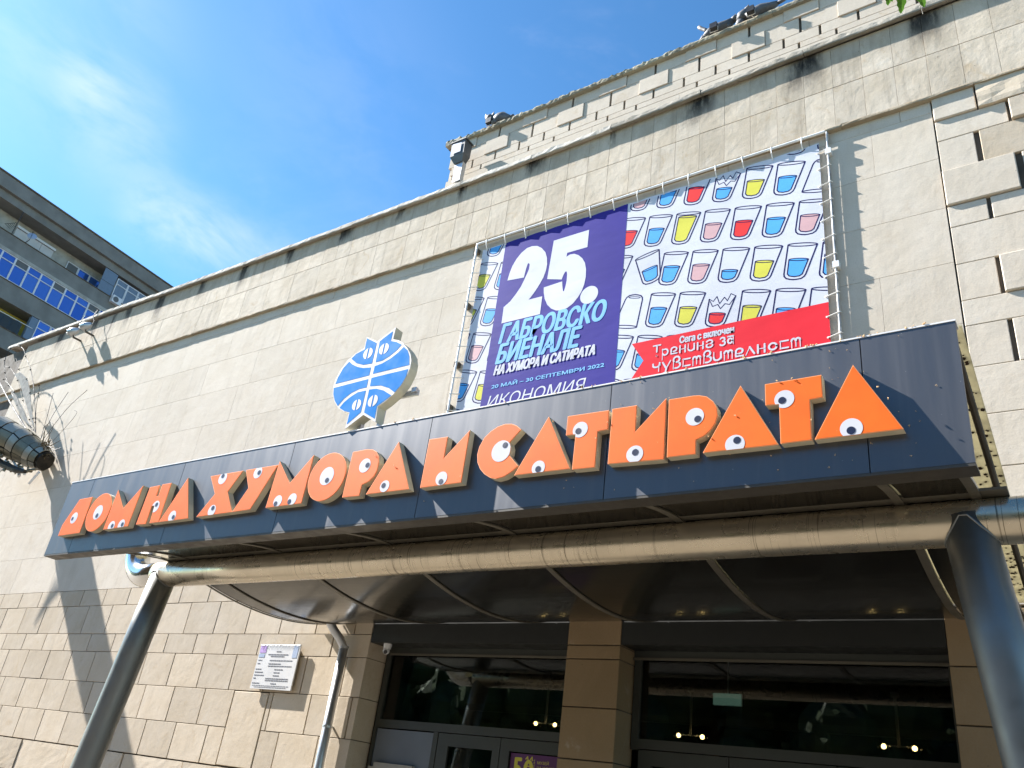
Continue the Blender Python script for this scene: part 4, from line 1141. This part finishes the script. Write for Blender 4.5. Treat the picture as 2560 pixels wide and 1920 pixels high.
s1 = small_spot(-19.42, 10.53); s1['label'] = 'left of two small silver spotlights hanging below the far coping'; s1['group'] = 'silver spotlights under the coping'
s2 = copy_tree(s1, (-18.88, 7.72, 10.56), 'right of two small silver spotlights hanging below the far coping')

def flood(x, z):
    t = thing('floodlight', '', 'floodlight', (x, 7.96, z - .1))
    b = MB(); b.box(x - .055, x + .055, 7.93, 8.0, z - .05, z + .055); b.build('housing', 'black', t)
    b = MB(); b.tube([(x - .06, 7.97, z), (x - .06, 7.98, z - .09), (x + .06, 7.98, z - .09), (x + .06, 7.97, z)], .006, 6); b.tube([(x, 7.98, z - .09), (x + .05, 8.06, z - .12), (x + .12, 8.12, z - .09)], .006, 6); b.build('bracket', 'rust', t)
    return t
f1 = flood(-7.40, 12.225); f1['label'] = 'small black floodlight at the head of the lone left cat sculpture'; f1['group'] = 'black floodlights on the attic edge'
f2 = copy_tree(f1, (-3.27, 7.96, 12.155), 'small black floodlight before the middle cat sculpture with the raised tail')
f3 = copy_tree(f1, (-2.71, 7.96, 12.18), 'small black floodlight before the chest of the rightmost cat sculpture')

# ================================================================== cat sculptures on the attic
def cat(label, body, head, ears, extra=()):
    t = thing('cat_sculpture', label, 'sculpture', (body[0][0][0], 8.12, 12.21), 'metal cats on the roof edge')
    b = MB(); b.tube([p for p, r in body], [r for p, r in body], 18); b.build('body', 'cat', t, smooth=True)
    b = MB(); b.tube([p for p, r in head], [r for p, r in head], 18)
    for e in ears: b.tube([e[0], e[1]], [e[2], .003], 6)
    b.build('head', 'cat', t, smooth=True)
    for nm, pth, r in extra:
        b = MB(); b.tube(pth, r, 10); b.build(nm, 'cat', t, smooth=True)
    return t
Y0 = 8.12
cat('bulky grey cat sculpture crouching alone at the left end of the attic',
    [((-7.46, Y0, 12.33), .05), ((-7.40, Y0, 12.34), .10), ((-7.30, Y0, 12.355), .125), ((-7.20, Y0, 12.34), .12), ((-7.11, Y0, 12.31), .07), ((-7.05, Y0, 12.30), .04)],
    [((-7.55, Y0 - .07, 12.40), .075), ((-7.48, Y0 - .05, 12.41), .09), ((-7.42, Y0 - .02, 12.40), .075)],
    [((-7.545, Y0 - .07, 12.45), (-7.585, Y0 - .08, 12.56), .045), ((-7.44, Y0 - .04, 12.46), (-7.425, Y0 - .05, 12.57), .045)],
    [('tail', [(-7.08, Y0, 12.31), (-6.99, Y0, 12.32)], [.035, .028]), ('leg', [(-7.32, Y0 - .06, 12.30), (-7.33, Y0 - .08, 12.22)], [.04, .02])])
cat('slender dark cat sculpture with raised tail at left and stretched neck',
    [((-3.44, Y0, 12.26), .08), ((-3.38, Y0, 12.34), .085), ((-3.25, Y0, 12.37), .09), ((-3.12, Y0, 12.38), .075), ((-3.03, Y0, 12.42), .05)],
    [((-3.04, Y0, 12.42), .05), ((-2.99, Y0, 12.45), .055), ((-2.93, Y0, 12.41), .03)],
    [((-3.0, Y0, 12.48), (-2.985, Y0, 12.55), .025)],
    [('tail', [(-3.42, Y0, 12.38), (-3.47, Y0, 12.47), (-3.53, Y0, 12.53), (-3.575, Y0, 12.59)], [.05, .03, .03, .03]), ('leg', [(-3.47, Y0, 12.30), (-3.50, Y0, 12.21)], [.06, .07]), ('leg', [(-3.1, Y0, 12.35), (-3.06, Y0, 12.30)], [.06, .03])])
cat('broad dark cat sculpture with big eared head at left, rightmost on the attic',
    [((-2.80, Y0, 12.30), .10), ((-2.70, Y0, 12.35), .11), ((-2.58, Y0, 12.38), .10), ((-2.46, Y0, 12.385), .065), ((-2.36, Y0, 12.40), .035)],
    [((-2.92, Y0, 12.33), .07), ((-2.88, Y0, 12.40), .10), ((-2.82, Y0, 12.45), .09), ((-2.79, Y0, 12.50), .05)],
    [((-2.82, Y0, 12.52), (-2.79, Y0, 12.63), .05), ((-2.77, Y0, 12.48), (-2.73, Y0, 12.55), .04)],
    [('tail', [(-2.38, Y0, 12.40), (-2.28, Y0, 12.41), (-2.2, Y0, 12.44)], [.03, .026, .02]), ('leg', [(-2.9, Y0, 12.3), (-2.93, Y0, 12.21)], [.08, .07])])

# ================================================================== insect sculpture on the left
M['scrap'] = brushed('weathered_scrap_metal', (.26, .23, .16), .45, .6, 0, .5)
M['scrap_dark'] = plain('oily_dark_scrap', (.035, .028, .02), .5, .5, var=.4, scale=12)
M['bristle'] = plain('straw_bristles', (.13, .09, .045), .8, var=.5, scale=20)
M['shell'] = brushed('pale_shell_panels', (.42, .38, .30), .4, .5, 0, .4)
M['wire'] = plain('dark_wire', (.05, .045, .04), .7, 0)
M['film'] = translucent('frosted_wing_film', (.70, .69, .66))
bug = thing('insect_sculpture', 'giant scrap metal insect with wire wings jutting out of the wall at the left edge', 'sculpture', (-18.2, 7.2, 6.7))
axis = [Vector((-18.15, 7.72, 6.95)), Vector((-18.45, 7.62, 7.08)), Vector((-18.95, 7.40, 7.32)), Vector((-19.45, 7.05, 7.50)), Vector((-19.6, 6.6, 7.42)), Vector((-19.5, 6.0, 7.2))]
b = MB(); b.tube(axis, [.20, .27, .34, .38, .36, .22], 14); b.build('body_core', 'scrap_dark', bug, smooth=False)
# overlapping shell plates along the back
rb = random.Random(21)
def plate(t0, t1, a0, a1, rad, mat='shell', name='shell_plate'):
    def at(t):
        i = min(int(t), len(axis) - 2); u = t - i; return axis[i].lerp(axis[i + 1], u)
    rads = [.20, .27, .34, .38, .36, .22]
    v = []; nA = 5
    for o_ in (0, .012):
        for t in (t0, t1):
            i = min(int(t), len(axis) - 2); u = t - i
            r_ = (rads[i] * (1 - u) + rads[i + 1] * u) + rad + o_
            d = (axis[i + 1] - axis[i]).normalized(); sd = d.cross(Vector((0, 0, 1))).normalized(); up = sd.cross(d)
            for k_ in range(nA + 1):
                a = R(a0 + (a1 - a0) * k_ / nA); v.append(at(t) + (sd * math.cos(a) + up * math.sin(a)) * r_)
    m_ = nA + 1; f = []
    for k_ in range(nA): f += [(k_, k_ + 1, m_ + k_ + 1, m_ + k_), (2 * m_ + k_, 3 * m_ + k_, 3 * m_ + k_ + 1, 2 * m_ + k_ + 1), (k_, 2 * m_ + k_, 2 * m_ + k_ + 1, k_ + 1), (m_ + k_, m_ + k_ + 1, 3 * m_ + k_ + 1, 3 * m_ + k_)]
    f += [(0, m_, 3 * m_, 2 * m_), (nA, 2 * m_ + nA, 3 * m_ + nA, m_ + nA)]
    q = MB(); q.add(v, f); return q.build(name, mat, bug)
for i in range(9):
    t0 = .15 + i * .48
    for a0, a1 in ((-60, -8), (-4, 48), (52, 104), (108, 160), (164, 216), (220, 262)):
        plate(t0, min(t0 + .44, 4.9), a0 + rb.uniform(-3, 3), a1 + rb.uniform(-3, 3), .02 + .012 * (i % 2), 'shell' if rb.random() < .6 else 'scrap')
# struts and pipes beneath
for i in range(26):
    t = rb.uniform(.2, 3.2); i0 = min(int(t), 4); p = axis[i0].lerp(axis[i0 + 1], t - i0)
    p = p + Vector((rb.uniform(-.2, .2), rb.uniform(-.35, 0), rb.uniform(-.45, -.25)))
    q = MB(); q.tube([p, p + Vector((rb.uniform(-.25, .35), rb.uniform(-.1, .1), rb.uniform(-.25, .02)))], rb.uniform(.015, .035), 8)
    q.build('strut', 'scrap' if i % 3 else 'white_paint', bug)
q = MB(); q.tube([(-19.3, 7.1, 6.95), (-18.8, 7.2, 6.75), (-18.3, 7.3, 6.6), (-18.0, 7.35, 6.55)], [.07, .08, .07, .04], 9); q.build('jaw', 'scrap_dark', bug)
# support arm to the wall
q = MB(); q.tube([(-18.9, 7.4, 7.2), (-18.9, 8.0, 7.1)], .10, 12); q.build('wall_arm', 'scrap_dark', bug)
# spiky tuft and feelers at the head
q = MB()
for i in range(46):
    a = rb.uniform(-1.2, 1.7); el = rb.uniform(-.6, .6); r_ = rb.uniform(.12, .36)
    base = Vector((-18.2 + rb.uniform(-.2, .1), 7.6 + rb.uniform(-.1, .1), 7.12 + rb.uniform(-.15, .25)))
    q.tube([base, base + Vector((math.cos(a) * math.cos(el), math.sin(el), math.sin(a) * math.cos(el))) * r_], [.016, .002], 4)
q.build('bristle_tuft', 'bristle', bug)
KD = 1.041      # the wire parts stand some 30 cm further back than first measured
def deeper(p): return Vector((p[0] * KD, p[1] * KD, 1.6 + (p[2] - 1.6) * KD))
def wire(pts, r=.012, name='feeler', mat='wire'):
    pts = [deeper(p) for p in pts]
    w_ = MB(); w_.tube(fine3(pts), r * .62, 6); return w_.build(name, mat, bug)
def fine3(P3, k=5):
    P_ = [Vector(p) for p in ([P3[0]] + list(P3) + [P3[-1]])]; out = []
    for i in range(1, len(P_) - 2):
        p0, p1, p2, p3 = P_[i - 1:i + 3]
        for s in range(k):
            t = s / k; out.append(.5 * (2 * p1 + (p2 - p0) * t + (2 * p0 - 5 * p1 + 4 * p2 - p3) * t * t + (3 * p1 - p0 - 3 * p2 + p3) * t ** 3))
    out.append(P_[-1]); return out
H0 = (-18.15, 7.3, 7.45)
wire([(-17.45, 7.28, 7.02), (-17.2, 7.28, 6.98), (-17.0, 7.3, 6.9), (-16.78, 7.32, 6.92)], .014)
wire([(-17.6, 7.3, 7.1), (-17.45, 7.3, 7.45), (-17.65, 7.3, 7.62), (-17.9, 7.3, 7.52)], .009)
wire([(-17.8, 7.3, 7.2), (-17.75, 7.32, 7.8), (-17.55, 7.35, 8.35)], .009)
wire([(-17.7, 7.3, 7.2), (-17.3, 7.35, 7.9), (-16.85, 7.4, 8.3)], .009)
wire([(-17.8, 7.3, 7.25), (-18.0, 7.32, 7.85), (-18.25, 7.35, 8.45)], .009)
wire([(-17.6, 7.3, 6.8), (-17.05, 7.35, 7.4), (-16.9, 7.4, 7.75), (-17.05, 7.4, 7.85)], .007)
for i in range(9):
    p = Vector((-18.6 + .08 * i, 7.05, 6.7)); wire([p, p + Vector((-.15 - .05 * i, -.02, -.35)), p + Vector((-.35 - .08 * i, -.05, -.6 - .05 * (i % 3)))], .006)
# wire wings with frosted film
wings = [[(-18.15, 7.3, 7.45), (-18.57, 7.3, 7.97), (-19.14, 7.3, 8.65), (-19.8, 7.3, 9.32), (-20.32, 7.3, 9.73), (-20.8, 7.3, 10.12), (-21.3, 7.3, 10.3), (-21.6, 7.3, 10.2), (-21.5, 7.3, 9.85), (-21.19, 7.3, 9.51), (-20.76, 7.3, 9.15), (-20.02, 7.3, 8.6), (-19.07, 7.3, 7.97), (-18.2, 7.3, 7.48)],
         [(-18.25, 7.28, 7.5), (-18.97, 7.28, 8.07), (-19.53, 7.28, 8.52), (-20.19, 7.28, 9.09), (-20.91, 7.28, 9.56), (-21.34, 7.28, 9.72)],
         [(-18.2, 7.29, 7.5), (-18.8, 7.29, 8.1), (-19.35, 7.29, 8.7), (-19.75, 7.29, 9.05), (-20.3, 7.29, 9.35), (-20.9, 7.29, 9.85)],
         [(-18.3, 7.28, 7.5), (-19.3, 7.26, 8.2), (-20.2, 7.26, 8.85), (-20.95, 7.26, 9.25)],
         [(-18.2, 7.31, 7.5), (-18.65, 7.31, 8.1), (-18.9, 7.31, 8.6), (-19.0, 7.31, 8.75)]]
for i, w_ in enumerate(wings): wire(w_, .014 if i == 0 else .009, 'wing_wire')
wire([(-18.3, 7.2, 7.45), (-19.13, 7.2, 7.96), (-20.09, 7.2, 8.57), (-20.93, 7.2, 9.13), (-22.5, 7.2, 10.2)], .028, 'wing_spar')
def film(poly3, y=7.285):
    q = MB(); q.prism([(p[0] * KD, 1.6 + (p[1] - 1.6) * KD) for p in poly3], y * KD, y * KD + .006); q.build('wing_film', 'film', bug)
film([(-18.35, 7.6), (-18.9, 8.05), (-19.5, 8.55), (-20.1, 9.05), (-20.6, 9.35), (-20.3, 9.35), (-19.8, 9.1), (-19.3, 8.65), (-18.8, 8.1)])
film([(-18.5, 7.6), (-19.2, 8.0), (-19.9, 8.5), (-20.3, 8.85), (-19.9, 8.65), (-19.1, 8.1)])
film([(-18.25, 7.55), (-18.6, 7.75), (-19.3, 8.25), (-18.9, 7.85)], 7.24)
q = MB()
for w_ in wings:
    P3 = fine3([deeper(p) for p in w_])
    for i in range(3, len(P3), 6): q.tube([P3[i] - Vector((.02, .01, .0)), P3[i] + Vector((.022, -.01, .01))], .013, 5)
q.build('wire_knots', 'black', bug, kind='stuff')

# ================================================================== lobby lamps, posters, exit sign
def pendant(x, y, z0, z1, dx):
    t = thing('pendant_lamp', '', 'lamp', (x, y, z1))
    b = MB(); b.tube([(x, y, z1), (x, y, z0)], .018, 8); b.tube([(x, y, z0), (x, y, z0 - .05)], .05, 12); b.build('rod', 'galv', t)
    b = MB(); b.tube([(x - dx, y, z1 + .01), (x + dx, y, z1 + .01)], .01, 6); b.build('arm', 'galv', t)
    for s in (-1, 1):
        b = MB(); b.ball((x + s * dx, y, z1 - .0), .030, n=10, m=6); o = b.build('bulb', 'bulb', t, smooth=True)
        g_ = MB(); g_.ball((x + s * dx, y, z1), .085, n=14, m=9); g_.build('glass_globe', 'glass', o, smooth=True)
    return t
p1 = pendant(-4.67, 11.0, 3.33, 2.73, .165); p1['label'] = 'glowing two bulb pendant lamp behind the glass right of the stone pillar'; p1['group'] = 'pendant lamps in the lobby'
p2 = copy_tree(p1, (-2.12, 11.0, 2.77), 'glowing two bulb pendant lamp behind the glass beside the right jamb')
p3 = copy_tree(p1, (-6.93, 11.0, 2.75), 'glowing two bulb pendant lamp behind the glass left of the stone pillar')
ex = thing('exit_sign', 'pale green rectangular light sign hanging behind the right hand glass', 'sign', (-3.4, 8.9, 2.8))
b = MB(); b.box(-3.53, -3.23, 8.9, 8.93, 2.845, 2.96); b.build('panel', 'exit', ex)
b = MB(); b.box(-3.535, -3.225, 8.931, 8.95, 2.84, 2.965); b.tube([(-3.38, 8.94, 2.965), (-3.38, 8.94, 4.19)], .008, 6); b.build('housing', 'galv', ex)
po = thing('anniversary_poster', 'plum coloured poster with yellow number 50 and small lettering on the door beside the pillar', 'poster', (-5.35, 8.358, 1.3))
b = MB(); b.box(-5.675, -4.99, 8.356, 8.358, 1.3, 2.15); b.build('sheet', 'plum', po)
text('five', -5.63, -5.51, 1.90, 2.105, 8.3555, 'gold', po, fat=.02)
text('zero', -5.49, -5.365, 1.90, 2.09, 8.3555, 'gold', po, fat=.02)
b = MB(); b.stroke([(-5.44, 2.09), (-5.45, 2.125), (-5.47, 2.10)], .012, 8.3552); b.stroke([(-5.41, 2.10), (-5.39, 2.125), (-5.385, 2.09)], .012, 8.3552); b.stroke([(-5.485, 2.03), (-5.37, 2.03)], .012, 8.3552)
b.stroke([(-5.60, 1.99), (-5.51, 1.99)], .01, 8.3552); b.build('printed_ornament', 'gold', po)
text('muz', -5.315, -5.17, 2.06, 2.098, 8.3555, 'gold', po)
text('hum', -5.315, -5.065, 2.00, 2.04, 8.3555, 'gold', po)
v_, f_ = TEXTS['god']; b = MB(); b.add([(-5.345 + .02 * -p[1] + .0, 8.3555, 1.90 + .2 * p[0]) for p in v_], f_); b.build('printed_lettering', 'gold', po)
p2_ = thing('colourful_poster', 'small dark blue speckled poster behind the glass of the left door leaf', 'poster', (-6.4, 8.375, 1.4))
b = MB(); b.box(-6.55, -6.24, 8.374, 8.377, 1.4, 2.13); b.build('sheet', 'poster', p2_)
bx = thing('notice_box', 'grey white flat box standing against the blue grey sidelight panel', 'box', (-7.35, 8.30, 1.2))
b = MB(); b.box(-7.64, -7.02, 8.28, 8.345, 1.2, 1.895); b.build('front', 'concrete2', bx)
b = MB(); b.box(-7.73, -7.645, 8.29, 8.345, 1.2, 1.845); b.build('side_leaf', 'concrete2', bx)

# ================================================================== leafy twig hanging into the top edge
tw = thing('tree_twig', 'green serrated leaves of a twig hanging in at the top right', 'twig', (-.36, 4.0, 6.9))
b = MB(); b.tube([(-.75, 4.1, 6.95), (-.5, 4.05, 6.85), (-.3, 4.0, 6.78), (-.05, 3.95, 6.85), (.5, 3.9, 7.1)], [.012, .01, .009, .01, .014], 8); b.build('stem', 'leaf_dark', tw)
def leaf(bx_, bz, tx, tz, w, y):
    d = Vector((tx - bx_, tz - bz)); L_ = d.length; d.normalize(); nn = Vector((-d.y, d.x)); n = 14
    v = []; f = []
    for i in range(n + 1):
        t = i / n; ww = w * math.sin(math.pi * min(1, t * .92 + .06)) ** .7 * (1 if i % 2 else .78)
        c = Vector((bx_, bz)) + d * L_ * t
        for s in (-1, 0, 1):
            q = c + nn * ww * s; v.append((q.x, y + abs(s) * -.006 + .01 * math.sin(t * 3), q.y))
        if i: f += [(3 * (i - 1), 3 * i, 3 * i + 1, 3 * (i - 1) + 1), (3 * (i - 1) + 1, 3 * i + 1, 3 * i + 2, 3 * (i - 1) + 2)]
    q = MB(); q.add(v, f); q.build('leaf', 'leaf', tw)
leaf(-.35, 6.75, -.395, 6.345, .040, 4.0); leaf(-.30, 6.74, -.262, 6.30, .042, 3.98); leaf(-.42, 6.80, -.465, 6.485, .035, 4.02); leaf(-.46, 6.84, -.44, 6.53, .03, 4.04)
leaf(-.2, 6.80, -.10, 6.55, .04, 3.97)

# blossoms stuck to the fascia and the letters
b = MB(); rf = random.Random(9)
def crumb(x, y, z, r):
    for _ in range(3):
        c = Vector((x + rf.uniform(-r, r), y - rf.uniform(0, r), z + rf.uniform(-r, r))); s_ = r * rf.uniform(.4, .9)
        b.ball(c, s_, s_ * .6, s_, 5, 4)
for i in range(70):
    x = -.5 - abs(rf.gauss(0, 1.6))
    if x < -9: continue
    crumb(x, YF - .002, rf.uniform(3.5, 4.29), rf.uniform(.002, .0045))
for i in range(34): crumb(-.5 - abs(rf.gauss(0, 1.5)), YF, ZT + .012, rf.uniform(.004, .009))
for x, z in ((-1.62, 3.88), (-1.79, 3.77), (-1.36, 4.07), (-1.27, 4.075), (-1.17, 3.78), (-2.28, 3.98), (-2.58, 3.87), (-2.50, 3.97), (-4.40, 3.88), (-3.70, 3.71), (-.80, 3.93), (-.75, 3.85), (-4.64, 4.0), (-2.94, 4.05)):
    crumb(x, YL - .003, z, .006)
cr = b.build('dry_blossoms', 'blossom', None, kind='stuff'); tag(cr, 'tiny pale dry blossoms stuck to the sign fascia and letters', 'blossoms')

# ================================================================== apartment block far left
A0 = Vector((-49.0, 13.3257, 0)); AH = Vector((-.08702, .99621, 0)); AN = Vector((.99621, .08702, 0))
def at(s, n, z): return A0 + AH * s + AN * n + Vector((0, 0, z))
apt = thing('apartment_block', 'grey concrete apartment block with glazed balconies rising behind the museum at left', 'building', tuple(at(0, 0, 0)))
def abox(s0, s1, n0, n1, z0, z1, mb=None):
    mb = mb or MB()
    v = [at(s, n, z) for z in (z0, z1) for s, n in ((s0, n0), (s1, n0), (s1, n1), (s0, n1))]
    return mb.add(v, [(0, 1, 5, 4), (1, 2, 6, 5), (2, 3, 7, 6), (3, 0, 4, 7), (4, 5, 6, 7), (3, 2, 1, 0)])
S0, S1 = -1.8, 26.
abox(S0, S1, -14, -1.25, 0, 30.2).build('wall', 'concrete', apt)
abox(S0 - .3, S1 + .4, -14, .25, 30.0, 30.86).build('roof_slab', 'concrete', apt)
abox(S0 - .35, S1 + .5, -14, .32, 30.862, 30.95).build('roof_flashing', 'mortar', apt)
abox(S0, S1, -1.24, .0, 29.5, 29.99).build('cornice_beam', 'concrete', apt)
abox(S0, S1, -1.24, -1.20, 27.0, 29.49).build('loggia_wall', 'concrete2', apt)
for zt, hgt in ((27.75, .88), (25.05, 1.12), (22.35, 1.1), (19.6, 1.1), (16.9, 1.1)):
    p_ = abox(S0, S1, -1.24, .0, zt - hgt, zt); p_.build('balcony_parapet', 'concrete', apt)
    abox(S0, S1, -.02, .05, zt + .002, zt + .05).build('parapet_rail', 'mortar', apt)
abox(S0, 4.18, -1.24, -1.20, 22.4, 23.9).build('loggia_wall', 'yellow_wall', apt)
abox(4.18, S1, -1.24, -1.20, 22.4, 23.9).build('loggia_wall', 'concrete2', apt)
def awindow(s0, s1, z0, z1, n, trans=None, dark=(), open_=None, mat='far_glass'):
    """one framed bay: outer frame part with panes as sub-parts"""
    fr_ = MB(); t = .045
    abox(s0, s0 + t, n, n + .07, z0, z1, fr_); abox(s1 - t, s1, n, n + .07, z0, z1, fr_)
    abox(s0 + t, s1 - t, n, n + .07, z0, z0 + t, fr_); abox(s0 + t, s1 - t, n, n + .07, z1 - t, z1, fr_)
    if trans: abox(s0 + t, s1 - t, n, n + .07, trans - t / 2, trans + t / 2, fr_)
    o = fr_.build('window', 'pvc', apt)
    spans = [(z0 + t, trans - t / 2), (trans + t / 2, z1 - t)] if trans else [(z0 + t, z1 - t)]
    for k_, (a, c) in enumerate(spans):
        abox(s0 + t, s1 - t, n + .02, n + .03, a, c).build('pane', 'darkpane' if k_ in dark else mat, o)
    return o
s = 1.6 - .826 * 4; i = 0
while s < 22:
    awindow(s, s + .82, 25.12, 26.66, -.09, 26.2, dark=(1,) if i % 3 == 1 else ())
    s += .826; i += 1
abox(S0, S1, -.15, .02, 26.665, 26.86).build('window_head', 'concrete2', apt)
# top storey bays
for k_ in range(3): awindow(4.80 + .82 * k_ + .02, 4.80 + .82 * (k_ + 1), 27.9, 28.95, -1.18, None, dark=(0,) if k_ == 0 else ())
for a, c in ((1.28, 2.1), (2.12, 2.94), (2.96, 3.76)):
    abox(a, c, -1.18, -1.10, 27.8, 28.95).build('roller_blind', 'blind', apt)
abox(1.25, 3.8, -1.18, -1.0, 28.98, 29.12).build('blind_box', 'pvc', apt)
for z0, z1 in ((27.8, 28.55), (28.58, 29.45)): abox(6.65, 7.6, -.06, -.02, z0, z1).build('awning_panel', 'curtain', apt)
for a, c in ((7.66, 8.48), (8.50, 9.32), (9.34, 10.16)): awindow(a, c, 27.6, 29.26, -.05, 28.85, (), None, 'curtain' if a > 7 else 'far_glass')
abox(3.74, 4.19, -.3, -.02, 22.45, 23.9).build('awning_panel', 'curtain', apt)
for a, c in ((4.2, 5.0), (5.02, 5.82), (5.84, 6.64)): awindow(a, c, 22.42, 23.9, -.05, 23.4)
# things on the balconies
ac = thing('air_conditioner', 'white air conditioner unit below the curtained corner window of the grey block', 'air conditioner', tuple(at(7.9, .2, 27.4)))
abox(7.64, 8.3, .02, .3, 27.42, 27.92).build('case', 'pvc', ac)
def disc(s_, n, z, r, mb, n2=.02):
    v = [at(s_ + r * math.cos(a * .2618), n, z + r * math.sin(a * .2618)) for a in range(24)] + [at(s_ + r * math.cos(a * .2618), n + n2, z + r * math.sin(a * .2618)) for a in range(24)]
    return mb.add(v, [tuple(range(23, -1, -1)), tuple(range(24, 48))] + [(i, (i + 1) % 24, 24 + (i + 1) % 24, 24 + i) for i in range(24)])
disc(7.88, .302, 27.67, .19, MB()).build('fan_grille', 'darkpane', ac)
dish = thing('satellite_dish', 'small blue grey satellite dish on the top balcony rail of the grey block', 'satellite dish', tuple(at(1.6, .4, 27.8)))
b = MB(); cD = at(1.6, .45, 28.22); dn = (AN * .8 + Vector((0, 0, .35)) + AH * -.5).normalized(); ua = dn.cross(Vector((0, 0, 1))).normalized(); ub = ua.cross(dn)
v = []; f = []
for r_, dp_ in ((0, 0), (.14, -.015), (.26, -.06)):
    for a in range(18): v.append(cD - dn * dp_ * -1 * 1 + (ua * math.cos(a * .349) + ub * math.sin(a * .349)) * r_)
for j in range(2):
    for a in range(18): f.append((18 * j + a, 18 * j + (a + 1) % 18, 18 * (j + 1) + (a + 1) % 18, 18 * (j + 1) + a))
b.add(v, f); b.build('reflector', 'dish', dish)
b = MB(); b.tube([cD, at(1.62, .3, 27.9), at(1.6, .0, 27.78)], .02, 6); b.tube([cD - ub * .26, cD + dn * .25], .012, 5); b.ball(cD + dn * .25, .04, n=6, m=5); b.build('mount', 'black', dish)
an = thing('tv_antenna', 'thin dark television antenna mast above the top balcony parapet', 'antenna', tuple(at(.65, .3, 27.7)))
b = MB(); b.tube([at(.62, .3, 27.6), at(.67, .3, 29.3)], .022, 6); b.build('mast', 'black', an)
b = MB()
for k_ in range(6): b.tube([at(.1 + .09 * k_, .25, 28.0 + .09 * k_), at(.42 + .06 * k_, .35, 27.85 + .09 * k_)], .012, 4)
b.tube([at(.05, .3, 27.95), at(.62, .3, 28.45)], .014, 5); b.build('array', 'black', an)
cl_ = thing('dark_awning', 'black cloth screen hung across the yellow loggia of the grey block', 'awning', tuple(at(2.6, 0, 22.4)))
b = MB(); ns = 14; v = []; f = []
for i in range(ns + 1):
    s_ = .8 + 2.6 * i / ns; nn_ = .06 + .05 * math.sin(i * 2.1); v += [at(s_, nn_, 22.38), at(s_, nn_ + .02, 23.12 + .03 * math.sin(i * 1.7))]
    if i: f.append((2 * i - 2, 2 * i, 2 * i + 1, 2 * i - 1))
b.add(v, f); b.build('cloth', 'black', cl_)
b = MB(); b.tube([at(.7, .05, 23.16), at(4.0, .05, 23.18)], .018, 6); b.build('pole', 'white_paint', cl_)
